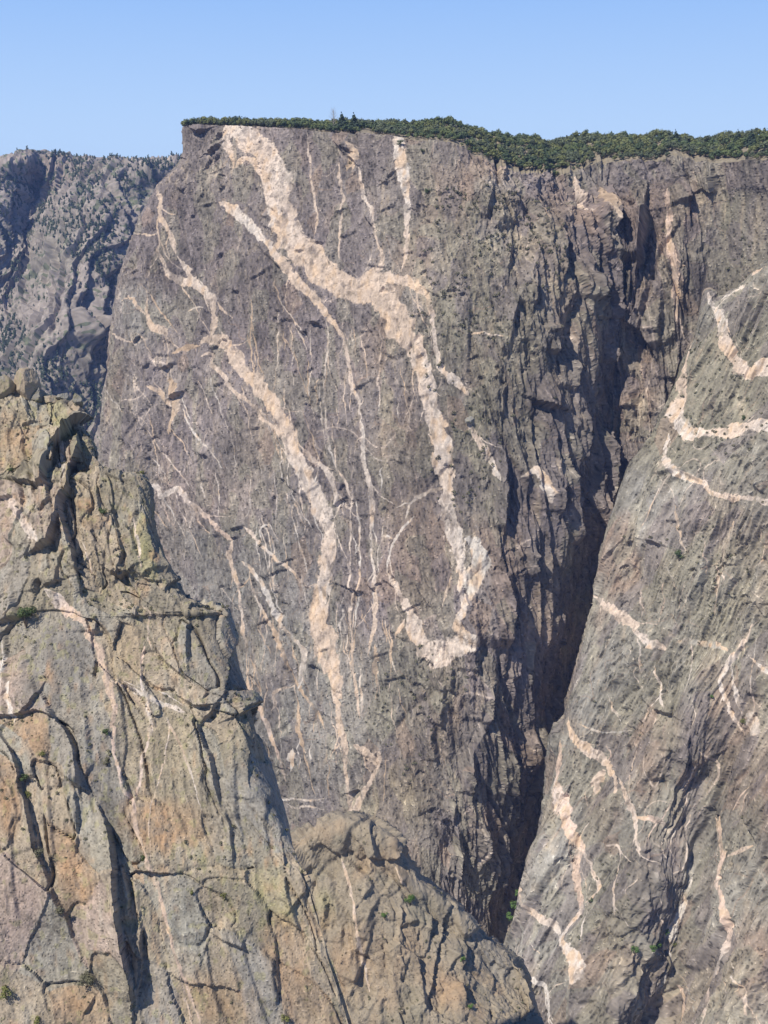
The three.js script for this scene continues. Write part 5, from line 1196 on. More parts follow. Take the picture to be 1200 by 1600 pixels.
    for (let y = y0; y <= y1; y++) for (let x = x0; x <= x1; x++) {
      const o = (y * W + x) * 3, f = 1 / (6 * cfg.unit);
      const px = base[o] + .9 * cfg.unit * noise(base[o] * f, base[o + 1] * f, base[o + 2] * f, 31), py = base[o + 1] + .9 * cfg.unit * noise(base[o] * f, base[o + 1] * f, base[o + 2] * f, 32), pz = base[o + 2];
      let best = 1e9, side = 1, along = 0;
      for (let k = 0; k < P3.length - 1; k++) {
        const a = P3[k], b = P3[k + 1], ex = b[0] - a[0], ey = b[1] - a[1], ez = b[2] - a[2], fx = px - a[0], fy = py - a[1], fz = pz - a[2];
        const tr = (fx * ex + fy * ey + fz * ez) / (ex * ex + ey * ey + ez * ez), t = clamp(tr, 0, 1), d = Math.hypot(fx - ex * t, fy - ey * t, fz - ez * t);
        if (d < best) { best = d; along = (k + t) / (P3.length - 1); const cx = ey * fz - ez * fy, cy = ez * fx - ex * fz, cz = ex * fy - ey * fx; side = cx * nrm[o] + cy * nrm[o + 1] + cz * nrm[o + 2]; }
      }
      const taper = Math.min(1, 5 * Math.min(along, 1 - along) + .35);
      let e = 0;
      if (side < 0) e = Math.max(0, 1 - best / (L * 2.6)) ** 1.5; else e = Math.max(0, 1 - best / R);
      joint[y * W + x] += h * taper * e * (side < 0 ? .75 : .75) - (side >= 0 ? .25 * h * taper * Math.max(0, 1 - best / (R * 1.5 + .6 * h)) : 0);
    }
  }
  // --- break the face
  const pos = new Float32Array(W * H * 3), bid = new Uint8Array(W * H), p = [0, 0, 0];
  for (let j = 0; j < H; j++) for (let i = 0; i < W; i++) {
    const o = j * W + i; p[0] = base[o * 3]; p[1] = base[o * 3 + 1]; p[2] = base[o * 3 + 2];
    const s = i / cols, t = j / rows;
    const mv = mask[Math.min(texH - 1, t * texH | 0) * texW + Math.min(texW - 1, s * texW | 0)] / 255;
    let d = joint[o] + cfg.disp(p, s, t);
    if (blocks.length) {
      blockAt(s, t, p); const b = blocks[bBest]; bid[o] = bBest + 1;
      d += cfg.blockH * b.h + cfg.blockTilt * (b.gx * clamp((s - b.s) / b.rs, -1.5, 1.5) + b.gy * clamp((t - b.t) / b.rt, -1.5, 1.5));
      const deep = hsh(Math.min(bBest, bSecond), Math.max(bBest, bSecond), 1, 1);
      d -= cfg.crack * deep * deep * deep * (1 - smooth(.02, .14, bEdge));
    }
    d += cfg.veinRelief * mv * (1 + .8 * noise(p[0] / 9, p[1] / 9, p[2] / 9, 51));
    for (let k = 0; k < 3; k++) pos[o * 3 + k] = base[o * 3 + k] + nrm[o * 3 + k] * d;
    if (cfg.jag && t < .035) pos[o * 3 + 1] += (1 - t / .035) * cfg.jag * (facet(p[0] / 26, 0, p[2] / 26, .6, 515) + .5 * facet(p[0] / 9, 0, p[2] / 9, .8, 517) + .5 * fbm(p[0] / 5, 0, p[2] / 5, 2, 516)) * smooth(.25, .5, s);
  }
  const vn = new Float32Array(W * H * 3); gridNormals(pos, vn);
  // --- colour of the rock, texel by texel
  const img = new Uint8Array(texW * texH * 4), rough8 = new Uint8Array(texW * texH * 4), col = [0, 0, 0];
  const tints = S.tints.map(a => ({ c: ROCK[a[0]], s: a[1] / 1000, t: a[2] / 1000, rs: a[3] / 1000, rt: a[4] / 1000, w: a[5] })).filter(a => a.c);
  for (let y = 0; y < texH; y++) for (let x = 0; x < texW; x++) {
    const s = (x + .5) / texW, t = (y + .5) / texH, o = y * texW + x; pointAt(base, s, t, p);
    cfg.color(p, s, t, col);
    if (blocks.length) { blockAt(s + .022 * fbm(p[0] / 5, p[1] / 12, p[2] / 5, 3, 65), t + .012 * fbm(p[0] / 6, p[1] / 9, p[2] / 6, 3, 68), p); const c = ROCK[blocks[bBest].tone], w = (.5 + .35 * fbm(p[0] / 2, p[1] / 6, p[2] / 2, 2, 61)) * (blocks[bBest].tone === 'f' ? .55 : 1); for (let k = 0; k < 3; k++) col[k] += (c[k] - col[k]) * w; }
    const run = .72 + .42 * noise(p[0] / (5 * cfg.unit), p[1] / (70 * cfg.unit), p[2] / (5 * cfg.unit), 62), e = .55 * fbm(p[0] / (26 * cfg.unit), p[1] / (40 * cfg.unit), p[2] / (26 * cfg.unit), 3, 63);
    for (const a of tints) {
      const dx = (s - a.s) / a.rs, dy = (t - a.t) / a.rt; if (dx > 2 || dx < -2 || dy > 2 || dy < -2) continue;
      const w = Math.min(1, a.w * run) * (1 - smooth(.45, 1.3, Math.sqrt(dx * dx + dy * dy) + e)); if (w > 0) for (let k = 0; k < 3; k++) col[k] += (a.c[k] - col[k]) * w;
    }
    cfg.grain(p, s, t, col); let rel = lastGrain * .5;
    const m = mask[o] / 255;
    if (m > 0) {
      const u = cfg.unit, c = [...VEIN[S.veins[vid[o] - 1][0]]], hue = fbm(p[0] / (48 * u), p[1] / (60 * u), p[2] / (48 * u), 2, 69) * 2.2; mix3(c, hue > 0 ? VEIN.w : VEIN.t, clamp(Math.abs(hue), 0, hue > 0 ? .75 : .38));
      const n1 = fbm(p[0] / (14 * u), p[1] / (18 * u), p[2] / (14 * u), 3, 71) * 1.3, isle = fbm((p[0] + .4 * p[1]) / (7 * u), p[1] / (20 * u), p[2] / (7 * u), 3, 77), n2 = noise(p[0] / (1.3 * u), p[1] / (2.2 * u), p[2] / (1.3 * u), 75), n3 = noise(p[0] / (3.2 * u), p[1] / (9 * u), p[2] / (3.2 * u), 76);
      const nf = noise(p[0] / (.8 * u), p[1] / (1 * u), p[2] / (.8 * u), 80), g = (1 + .34 * n1 + .12 * n2 + .26 * n3 + .1 * nf), stain = clamp(n3 * 1.3 + n1 * 1.5 - .08, 0, .9), dirt = n2 + n1 < -.75 ? .7 : 1, keep = 1 - .55 * smooth(.22, .36, isle);
      for (let k = 0; k < 3; k++) { const v = (c[k] * (1 - stain) + VEIN.t[k] * stain) * g * dirt * (.72 + .28 * clamp(lastGrain, .3, 1.6)); col[k] += (v - col[k]) * m * .94 * keep; }
      rel += (.25 + .25 * g - rel) * m * .5;
    }
    rough8[o * 4] = rough8[o * 4 + 1] = rough8[o * 4 + 2] = clamp(rel * 255, 0, 255); rough8[o * 4 + 3] = 255;
    img[o * 4] = toByte(col[0]); img[o * 4 + 1] = toByte(col[1]); img[o * 4 + 2] = toByte(col[2]); img[o * 4 + 3] = 255;
  }
  const map = new THREE.DataTexture(img, texW, texH, THREE.RGBAFormat); map.colorSpace = THREE.SRGBColorSpace; map.magFilter = THREE.LinearFilter; map.minFilter = THREE.LinearMipmapLinearFilter; map.generateMipmaps = true; map.needsUpdate = true;
  const mat = new THREE.MeshStandardMaterial({ map, roughness: .93, metalness: 0 });
  const bm = new THREE.DataTexture(rough8, texW, texH, THREE.RGBAFormat); bm.magFilter = THREE.LinearFilter; bm.minFilter = THREE.LinearMipmapLinearFilter; bm.generateMipmaps = true; bm.needsUpdate = true; mat.bumpMap = bm; mat.bumpScale = cfg.bumpScale;
  // --- split the quads: the face itself, each vein, each block
  const lists = new Map();
  for (let j = 0; j < rows; j++) for (let i = 0; i < cols; i++) {
    const o = j * W + i, to = Math.min(texH - 1, (j + .5) / rows * texH | 0) * texW + Math.min(texW - 1, (i + .5) / cols * texW | 0);
    let id = mask[to] > 127 ? 1000 + vid[to] : (blocks.length ? bid[o] : 0);
    if (!lists.has(id)) lists.set(id, []);
    lists.get(id).push(o);
  }
  const carve = quads => {
    const re = new Map(), P = [], N = [], U = [], I = [];
    const v = o => { let r = re.get(o); if (r === undefined) { r = re.size; re.set(o, r); P.push(pos[o * 3], pos[o * 3 + 1], pos[o * 3 + 2]); N.push(vn[o * 3], vn[o * 3 + 1], vn[o * 3 + 2]); U.push((o % W) / cols, Math.floor(o / W) / rows); } return r; };
    for (const o of quads) { const a = v(o), b = v(o + 1), c = v(o + W), d = v(o + W + 1); I.push(a, c, b, b, c, d); }
    const g = new THREE.BufferGeometry(); g.setAttribute('position', new THREE.Float32BufferAttribute(P, 3)); g.setAttribute('normal', new THREE.Float32BufferAttribute(N, 3)); g.setAttribute('uv', new THREE.Float32BufferAttribute(U, 2)); g.setIndex(I); return g;
  };
  let root;
  if (lists.has(0)) root = shade(new THREE.Mesh(carve(lists.get(0)), mat)); else root = new THREE.Group();
  root.name = cfg.name; root.userData = { kind: 'structure', label: cfg.label, category: 'cliff' };
  const partNo = {};
  for (const [id, quads] of [...lists].sort((a, b) => a[0] - b[0])) {
    if (id === 0) continue;
    const m = shade(new THREE.Mesh(carve(quads), mat)), nm = id > 1000 ? 'rock_vein' : 'rock_block', k = partNo[nm] = (partNo[nm] ?? -1) + 1;
    m.name = k ? nm + '_' + String(k).padStart(3, '0') : nm;
    if (id > 1000 && quads.length > 260) m.userData.label = { c: 'cream-coloured vein of coarse rock', w: 'whitish vein of rock', p: 'pinkish vein of rock', t: 'tan stained vein of rock', g: 'pale grey band of rock' }[S.veins[id - 1001][0]];
    root.add(m);
  }
  scene.add(root);
  return { root, pos, vn, W, H, cols, rows, at: (s, t) => new THREE.Vector3(...pointAt(pos, s, t, [0, 0, 0])), nat: (s, t) => new THREE.Vector3(...pointAt(vn, s, t, [0, 0, 0])).normalize(), tints: S.tints };
}

// fine grain of bare rock for the near faces
function grainTexture() {
  const n = 512, a = new Uint8Array(n * n * 4);
  const tile = (x, y, f, s) => { const X = Math.floor(x * f), Y = Math.floor(y * f), u = x * f - X, v = y * f - Y, w = q => q * q * (3 - 2 * q), h = (i, j) => hsh(((X + i) % f + f) % f, ((Y + j) % f + f) % f, 0, s); const p = h(0, 0) + (h(1, 0) - h(0, 0)) * w(u), q = h(0, 1) + (h(1, 1) - h(0, 1)) * w(u); return p + (q - p) * w(v); };
  for (let y = 0; y < n; y++) for (let x = 0; x < n; x++) {
    const u = x / n, v = y / n; let b = .3 * tile(u, v, 12, 1) + .25 * tile(u, v, 37, 2) + .25 * tile(u, v, 90, 3) + .2 * tile(u, v, 200, 4);
    const o = (y * n + x) * 4; a[o] = a[o + 1] = a[o + 2] = clamp(b * 255, 0, 255); a[o + 3] = 255;
  }
  const t = new THREE.DataTexture(a, n, n, THREE.RGBAFormat); t.wrapS = t.wrapT = THREE.RepeatWrapping; t.magFilter = THREE.LinearFilter; t.minFilter = THREE.LinearMipmapLinearFilter; t.generateMipmaps = true; t.needsUpdate = true; return t;
}
const grain = grainTexture();

// ------------------------------------------------------------------ the great wall
let lastGrain = 1; // the same pits and ribs that colour the rock also roughen it
const saw = (k, w) => { const f = k - Math.floor(k); return f < 1 - w ? f / (1 - w) : (1 - f) / w; }; // a flake: slow rise, quick fall
const mix3 = (c, a, w) => { c[0] += (a[0] - c[0]) * w; c[1] += (a[1] - c[1]) * w; c[2] += (a[2] - c[2]) * w; };
function streaks(p, c, amt, lean) { // foliation and rain streaks of the far faces
  const [x, y, z] = p, h = x + lean * y;
  const fol = noise(h / 2.2, y / 9, z / 4, 81), fol2 = noise(h / 1.1, y / 4, z / 2.5, 82), rain = noise(x / 4.5, y / 95, z / 4.5, 83), rain2 = noise(x / 1.8, y / 45, z / 1.8, 84), sp = noise(x / 1.1, y / 1.1, z / 1.1, 85), big = fbm(x / 30, y / 42, z / 30, 4, 86);
  const wet = clamp((rain * .8 + rain2 * .5 + big * .9) - .42, 0, 1) * amt;
  mix3(c, ROCK.t, wet);
  const wv = x + 6 * noise(x / 14, y / 20, z / 14, 87), let1 = Math.abs(noise(wv / 16, y / 55, z / 16, 88)), let2 = Math.abs(noise((x + y * .8) / 26, (y - x * .5) / 34, z / 26, 89)), on = smooth(.05, .4, noise(x / 35, y / 50, z / 35, 90));
  if (let1 < .035) mix3(c, VEIN.c, .6 * on * (1 - let1 / .035)); if (let2 < .022) mix3(c, VEIN.c, .55 * on * (1 - let2 / .022));
  const cell = facet((x + lean * y + 4 * noise(x / 9, y / 12, z / 9, 92)) / 13, y / 34, z / 13, 0, 93), cell2 = facet((x - .2 * y) / 4.5, y / 15, z / 4.5, 0, 94), comb = clamp(noise(x / 1.5, y / 60, z / 1.5, 79) * 1.3 - .25, 0, 1) * smooth(.0, .35, noise(x / 28, y / 45, z / 28, 78));
  if (cell > .45) mix3(c, ROCK.o, .45); else if (cell < -.55) mix3(c, ROCK.u, .5); else if (cell > .1 && cell < .22) mix3(c, ROCK.b, .5);
  mix3(c, ROCK.t, .75 * comb * amt); mix3(c, [.085, .075, .068], .75 * clamp(noise(h / 3.2, y / 75, z / 3.2, 77) * 1.5 - .5, 0, 1) * smooth(0, .35, noise(x / 32, y / 60, z / 32, 76)));
  let g = (1 + .1 * cell + .1 * cell2 + .38 * fbm(x / 95, y / 150, z / 95, 2, 99)) * (1 + .28 * fol + .34 * fol2 + .26 * sp + .55 * big);
  if (sp + fol2 > 1.02) g *= 1.3; if (sp + fol2 < -.95) g *= .6;
  for (let k = 0; k < 3; k++) c[k] *= g; lastGrain = g;
}
const wall = rockFace('B', {
  name: 'canyon_wall', label: 'huge grey rock wall streaked with pale winding veins below the wooded rim',
  cols: 740, rows: 880, jag: 2, texW: 2048, texH: 2048, unit: 1, veinRelief: .05, bumpScale: 1.9,
  disp(p, s, t) {
    const [x, y, z] = p, rough = .3 + .95 * smooth(.44, .55, s) * (1 - smooth(.86, .93, s)) + .25 * smooth(.4, .5, s) * smooth(.5, .62, t) * (1 - smooth(.5, .6, s));
    const slab = smooth(-.25, .35, fbm(x / 75, y / 110, z / 75, 2, 39)), flaky = .07 + .93 * smooth(.45, .6, s) * (1 - smooth(.86, .92, s)), r = rough * (.35 + .9 * slab), wx = x + 3 * noise(x / 23, y / 50, z / 23, 1), wy = y + 8 * noise(x / 30, y / 30, z / 30, 2), wz = z + 3 * noise(x / 23, y / 50, z / 23, 3), h = wx + .22 * wy;
    let d = 9 * fbm(x / 130, y / 220, z / 130, 3, 4) * (.5 + rough);
    d += r * 3.4 * facet(wx / 26, wy / 110, wz / 26, 1, 10, .1) + r * 1.8 * facet(h / 9, wy / 46, wz / 9, 1, 20, .2);
    const fx = wx - .5 * wz, k1 = fx / 12 + .9 * noise(x / 60, y / 220, z / 60, 41) + .3 * facet(wx / 16, wy / 60, wz / 16, .4, 45), k2 = fx / 4.2 + .8 * noise(x / 22, y / 120, z / 22, 42) + .3 * facet(wx / 6, wy / 22, wz / 6, .4, 55);
    d += flaky * (4 * saw(k1, .1) * smooth(-.35, .45, noise(x / 40, y / 60, z / 40, 43)) + 1.7 * saw(k2, .2) * smooth(-.5, .4, noise(x / 18, y / 30, z / 18, 44)));
    d += (.6 + .5 * r) * facet((wx + .3 * wy) / 2.3, wy / 13, wz / 2.3, 1.2, 30, .4) + (.5 + .25 * rough) * fbm(h / 1.6, y / 8, z / 1.6, 2, 46);
    const c1 = Math.abs(noise((x + .35 * y) / 34, y / 150, z / 34, 47)), c2 = Math.abs(noise((x - .1 * y) / 22, y / 190, z / 22, 48));
    const c3 = Math.abs(noise((x + .05 * y) / 11, y / 75, z / 11, 52));
    d -= (.5 + rough) * (2.6 * Math.max(0, 1 - c1 / .075) + 2 * Math.max(0, 1 - c2 / .11) + 1.1 * Math.max(0, 1 - c3 / .2)) * smooth(-.1, .3, noise(x / 50, y / 50, z / 50, 50));
    const n1 = facet((wx + .4 * wy) / 8, wy / 5, wz / 8, .4, 47); if (n1 > .76 && noise(x / 28, y / 28, z / 28, 49) > .46) d -= 1.8 * smooth(0, .1, facetEdge);
    return d;
  },
  color(p, s, t, c) { const n = fbm(p[0] / 60, p[1] / 90, p[2] / 60, 3, 91); c[0] = .178; c[1] = .155; c[2] = .13; mix3(c, ROCK.u, smooth(-.2, .35, n)); mix3(c, ROCK.b, .5 * smooth(.05, .4, fbm(p[0] / 22, p[1] / 40, p[2] / 22, 3, 95))); },
  grain(p, s, t, c) { streaks(p, c, .75, .22); },
});
console.log('wall built');
const buttress = rockFace('C', {
  name: 'canyon_buttress', label: 'grey-green rock buttress with pale branching veins at the right of the gorge',
  cols: 330, rows: 800, texW: 1024, texH: 2048, unit: .8, veinRelief: .05, bumpScale: 1.6,
  disp(p, s, t) {
    const [x, y, z] = p, r = .6 + .45 * smooth(.42, .62, s);
    const slab = smooth(-.25, .35, fbm(x / 60, y / 90, z / 60, 2, 38)), q = r * (.35 + .9 * slab), wx = x + 2.5 * noise(x / 20, y / 44, z / 20, 5), wy = y + 6 * noise(x / 26, y / 26, z / 26, 6), h = wx - .36 * wy;
    let d = 7 * fbm(x / 90, y / 140, z / 90, 3, 7);
    d += q * 3.2 * facet(h / 15, wy / 90, z / 20, 1, 110, .13) + 3.4 * facet(h / 27, wy / 85, z / 34, 1.2, 115, .15) + q * 1.6 * facet(h / 6, wy / 40, z / 8, 1, 120, .25);
    const k1 = h / 9 + 1.2 * noise(x / 34, y / 90, z / 34, 141) + .4 * facet(h / 12, wy / 50, z / 14, .4, 145), k2 = h / 3.4 + 1.2 * noise(x / 13, y / 44, z / 13, 142);
    d += q * (3.2 * saw(k1, .1) * smooth(-.3, .5, noise(x / 30, y / 50, z / 30, 143)) + 1.5 * saw(k2, .2) * smooth(-.4, .5, noise(x / 14, y / 26, z / 14, 144)));
    d += (.4 + .5 * q) * facet(h / 1.9, wy / 12, z / 2.2, 1.2, 130, .5) + .32 * fbm(h / 1.4, y / 7, z / 1.4, 2, 146);
    const c1 = Math.abs(noise(h / 26, y / 160, z / 30, 147)); d -= (.4 + r) * 2 * Math.max(0, 1 - c1 / .1) * smooth(-.1, .3, noise(x / 40, y / 40, z / 40, 148));
    const n1 = facet(h / 6, wy / 4.5, z / 6, .4, 149); if (n1 > .72 && noise(x / 24, y / 24, z / 24, 150) > .42) d -= 1.9 * smooth(0, .08, facetEdge);
    return d;
  },
  color(p, s, t, c) { c[0] = .195; c[1] = .18; c[2] = .148; mix3(c, ROCK.b, .45 * smooth(0, .4, fbm(p[0] / 24, p[1] / 44, p[2] / 24, 3, 96))); mix3(c, ROCK.o, .6 * smooth(-.1, .3, fbm(p[0] / 40, p[1] / 60, p[2] / 40, 3, 97))); },
  grain(p, s, t, c) { streaks(p, c, .5, -.42); },
});
console.log('buttress built');
const crag = rockFace('D', {
  name: 'rock_crag', label: 'near tan and grey crag of jointed rock blocks at the left',
  cols: 385, rows: 700, texW: 1536, texH: 2048, unit: .25, veinRelief: .08, warpS: .0022, warpT: .0014, blockH: .45, blockTilt: .6, crack: 1.5,
  bumpScale: .45,
  disp(p, s, t) {
    const [x, y, z] = p, wx = x + 1.2 * noise(x / 6, y / 9, z / 6, 8), wy = y + 1.6 * noise(x / 8, y / 8, z / 8, 9), h = wx + .3 * wy, top = 1 - smooth(.28, .5, t);
    let d = 1.5 * fbm(x / 22, y / 34, z / 22, 3, 10);
    d += (.22 + .35 * top) * facet(h / 5.5, wy / 15, z / 6, 1.2, 210); d -= (.03 + .22 * top) * (1 - smooth(0, .08, facetEdge));
    d += (.1 + .14 * top) * facet(h / 1.7, wy / 4.2, z / 1.9, 1.4, 220); d -= (.02 + .12 * top) * (1 - smooth(0, .1, facetEdge));
    const k1 = (x + .3 * y) / 7.5 + .5 * noise(x / 16, y / 40, z / 16, 241) + .25 * facet(h / 9, wy / 26, z / 9, .3, 242), k2 = (x + .26 * y) / 2.6 + .5 * noise(x / 6, y / 18, z / 6, 243);
    d += .95 * saw(k1, .1) * smooth(-.4, .4, noise(x / 14, y / 26, z / 14, 244)) + .32 * saw(k2, .2) * smooth(-.1, .5, noise(x / 8, y / 14, z / 8, 245));
    d += .07 * facet(h / .8, wy / 1.8, z / .9, 1.5, 230, .2) + .14 * fbm(x / .9, y / 1.6, z / .9, 2, 236);
    return d;
  },
  color(p, s, t, c) { c[0] = .27; c[1] = .23; c[2] = .175; mix3(c, ROCK.a, .7 * smooth(-.1, .3, fbm(p[0] / 8, p[1] / 14, p[2] / 8, 3, 98))); },
  grain(p, s, t, c) {
    const [x, y, z] = p, h = x + .3 * y, fol = noise(h / .5, y / 3, z / .8, 181), sp = noise(x / .28, y / .3, z / .28, 182), rain = noise(x / 1.1, y / 16, z / 1.1, 183), big = fbm(x / 5, y / 9, z / 5, 4, 184), li = fbm(x / 1.3, y / 1.6, z / 1.3, 3, 188);
    mix3(c, ROCK.f, .5 * clamp(rain * 1.1 + big * .9 - .45, 0, 1)); mix3(c, ROCK.g, .8 * clamp(-rain * .6 + big * .8 - .3, 0, 1));
    if (li > .22) mix3(c, ROCK.l, .4 * smooth(.22, .34, li)); if (li < -.25) mix3(c, ROCK.d, .5 * smooth(.25, .4, -li));
    let g = 1 + .22 * fol + .26 * sp + .4 * big; if (sp > .75) g *= 1.3; if (sp < -.7) g *= .6;
    for (let k = 0; k < 3; k++) c[k] *= g; lastGrain = g;
  },
});
console.log('crag built');
const ridgeFace = rockFace('E', {
  name: 'rock_ridge', label: 'brown broken rock ridge in front of the dark gorge',
  cols: 300, rows: 230, texW: 1024, texH: 1024, unit: .45, veinRelief: .2, bumpScale: .8,
  disp(p, s, t) {
    const [x, y, z] = p, wx = x + 2 * noise(x / 9, y / 14, z / 9, 11), wy = y + 2.4 * noise(x / 11, y / 11, z / 11, 12), h = wx + .35 * wy;
    let d = 3.2 * fbm(x / 30, y / 40, z / 30, 3, 13) * smooth(.1, .25, t);
    d += 2.1 * facet(h / 9, wy / 15, z / 12, 1.2, 310); d -= .4 * (1 - smooth(0, .08, facetEdge));
    d += .5 * facet(h / 2.8, wy / 8, z / 4, 1.4, 320); d -= .22 * (1 - smooth(0, .1, facetEdge));
    d += .25 * facet(h / 1.1, wy / 2.2, z / 1.6, 1.5, 330) + .25 * fbm(x / 1.5, y / 2.4, z / 1.5, 2, 336);
    return d;
  },
  color(p, s, t, c) { c[0] = .25; c[1] = .21; c[2] = .153; mix3(c, ROCK.f, .22 * smooth(.05, .4, fbm(p[0] / 10, p[1] / 16, p[2] / 10, 3, 99))); mix3(c, ROCK.o, .6 * smooth(0, .35, fbm(p[0] / 14, p[1] / 14, p[2] / 14, 3, 100))); },
  grain(p, s, t, c) {
    const [x, y, z] = p, h = x + .35 * y, fol = noise(h / .9, y / 4, z / 1.4, 281), sp = noise(x / .5, y / .5, z / .5, 282), big = fbm(x / 7, y / 10, z / 7, 4, 284);
    let g = 1 + .1 * fol + .16 * sp + .22 * big; if (sp > .8) g *= 1.25; if (sp < -.75) g *= .6;
    for (let k = 0; k < 3; k++) c[k] *= g; lastGrain = g;
  },
});
const farWall = rockFace('A', {
  name: 'far_canyon_wall', label: 'distant hazy canyon wall with wooded gullies behind the great wall',
  cols: 240, rows: 300, texW: 1024, texH: 1024, unit: 2.2, veinRelief: 0, bumpScale: 5,
  disp(p, s, t) {
    const [x, y, z] = p, k = smooth(.08, .2, t), wx = x + 18 * noise(x / 70, y / 110, z / 70, 14), wy = y + 20 * noise(x / 80, y / 80, z / 80, 15);
    let d = k * (34 * fbm(x / 240, y / 500, z / 240, 3, 16) + 14 * ridge(wx / 80, wy / 420, z / 90, 3, 17));
    d += 8 * facet(wx / 55, wy / 170, z / 70, .7, 410) * (.3 + .7 * k) + 4 * facet(wx / 18, wy / 70, z / 22, .6, 420) + 2.6 * facet(wx / 7, wy / 24, z / 9, .8, 430); { const q = wx / 13 + 1.4 * noise(x / 40, y / 80, z / 40, 19); d += 4 * k * (q - Math.floor(q)) * smooth(-.2, .4, noise(x / 60, y / 90, z / 60, 20)); } { const q = wx / 34 + 1.2 * noise(x / 90, y / 120, z / 90, 18); d += 12 * k * (q - Math.floor(q)); }
    return d;
  },
  color(p, s, t, c) { c[0] = .24; c[1] = .207; c[2] = .178; mix3(c, ROCK.o, .5 * smooth(-.1, .3, fbm(p[0] / 90, p[1] / 120, p[2] / 90, 3, 101))); },
  grain(p, s, t, c) { const [x, y, z] = p; let g = 1 + .4 * fbm(x / 40, y / 90, z / 40, 4, 381) + .3 * noise(x / 3, y / 7, z / 3, 385) + .3 * noise(x / 7, y / 90, z / 7, 387); if (noise(x / 6, y / 6, z / 6, 386) + .5 * noise(x / 50, y / 50, z / 50, 388) > .42) { mix3(c, [.085, .1, .055], .85); } for (let k = 0; k < 3; k++) c[k] *= g; lastGrain = g; },
});
console.log('faces built');

// ------------------------------------------------------------------ plateau on top of the wall, plain beyond
const RISE = [0, 0, 4, 8, 12, 17, 25, 30, 27, 22, 20, 20, 20], BACK = [0, 4, 10, 20, 35, 55, 80, 110, 150, 220, 350, 700, 1600];
function plateauPoint(i, back, out) { // i: column of the wall's top edge
  const u = clamp(i / wall.cols * 12, 0, 11.999), k = u | 0, rise = RISE[k] + (RISE[k + 1] - RISE[k]) * (u - k), o = Math.round(clamp(i, 0, wall.cols)) * 3;
  const x = wall.pos[o] + back * .08 * (k < 2 ? 1 : 0), y = wall.pos[o + 1], z = wall.pos[o + 2];
  const f = back < 110 ? rise * Math.pow(back / 110, .8) : rise * (1 - .0012 * (back - 110));
  return out.set(x + back * x / 2400, y - .4 + f + Math.min(1, back / 15) * 1.6 * noise(x / 18, back / 18, 3, 501), z - back);
}
{
  const W = wall.cols + 1, P = [], U = [], I = [], v = new THREE.Vector3();
  BACK.forEach((b, r) => { for (let i = 0; i < W; i++) { plateauPoint(i, b, v); P.push(v.x, v.y, v.z); U.push(v.x / 40, v.z / 40); } });
  for (let r = 0; r < BACK.length - 1; r++) for (let i = 0; i < W - 1; i++) { const a = r * W + i; I.push(a, a + 1, a + W, a + 1, a + W + 1, a + W); }
  const g = new THREE.BufferGeometry(); g.setAttribute('position', new THREE.Float32BufferAttribute(P, 3)); g.setAttribute('uv', new THREE.Float32BufferAttribute(U, 2)); g.setIndex(I); g.computeVertexNormals();
  const n = 256, a = new Uint8Array(n * n * 4); for (let i = 0; i < n * n; i++) { const x = i % n, y = i / n | 0, q = .5 + .5 * fbm(x / 18, y / 18, 0, 4, 510), h = .85 + .3 * hsh(x, y, 0, 5); a[i * 4] = toByte((.12 + .16 * q) * h); a[i * 4 + 1] = toByte((.105 + .13 * q) * h); a[i * 4 + 2] = toByte((.075 + .09 * q) * h); a[i * 4 + 3] = 255; }
  const t = new THREE.DataTexture(a, n, n, THREE.RGBAFormat); t.colorSpace = THREE.SRGBColorSpace; t.wrapS = t.wrapT = THREE.MirroredRepeatWrapping; t.magFilter = THREE.LinearFilter; t.needsUpdate = true;
  const m = shade(new THREE.Mesh(g, new THREE.MeshStandardMaterial({ map: t, roughness: 1 }))); m.name = 'plateau'; m.userData = { kind: 'structure' }; scene.add(m);
  const gr = new THREE.PlaneGeometry(30000, 30000, 1, 1); gr.rotateX(-Math.PI / 2);
  const gm = shade(new THREE.Mesh(gr, new THREE.MeshStandardMaterial({ color: new THREE.Color(.22, .19, .15), roughness: 1 }))); gm.name = 'ground'; gm.position.y = -60; gm.userData = { kind: 'structure' }; scene.add(gm);
}

// ------------------------------------------------------------------ plants
function leafCloud(lobes, count, size, rnd) { // small leaf clumps spread through the lobes of a crown
  const P = [], N = [], I = [], total = lobes.reduce((a, l) => a + l[3] * l[3], 0), a = new THREE.Vector3(), b = new THREE.Vector3(), n = new THREE.Vector3(), c = new THREE.Vector3();
  for (const [x, y, z, r, ry = r] of lobes) {
    const m = Math.ceil(count * r * r / total);
    for (let k = 0; k < m; k++) {
      n.set(rnd() * 2 - 1, rnd() * 2 - 1, rnd() * 2 - 1).normalize(); const q = Math.pow(rnd(), .28);
      c.set(x + n.x * r * q, y + n.y * ry * q, z + n.z * r * q);
      n.x += rnd() - .5; n.y += rnd() * .8 - .2; n.z += rnd() - .5; n.normalize();
      a.set(rnd() - .5, rnd() - .5, rnd() - .5).cross(n).normalize(); b.crossVectors(n, a);
      const s = size * (.6 + .8 * rnd()), o = P.length / 3;
      for (const [u, w] of [[-1, -.6], [1, -.5], [.7, .8], [-.8, .6]]) { P.push(c.x + (a.x * u + b.x * w) * s, c.y + (a.y * u + b.y * w) * s, c.z + (a.z * u + b.z * w) * s); N.push(n.x, n.y, n.z); }
      I.push(o, o + 1, o + 2, o, o + 2, o + 3);
    }
  }
  const g = new THREE.BufferGeometry(); g.setAttribute('position', new THREE.Float32BufferAttribute(P, 3)); g.setAttribute('normal', new THREE.Float32BufferAttribute(N, 3)); g.setIndex(I); return g;
}
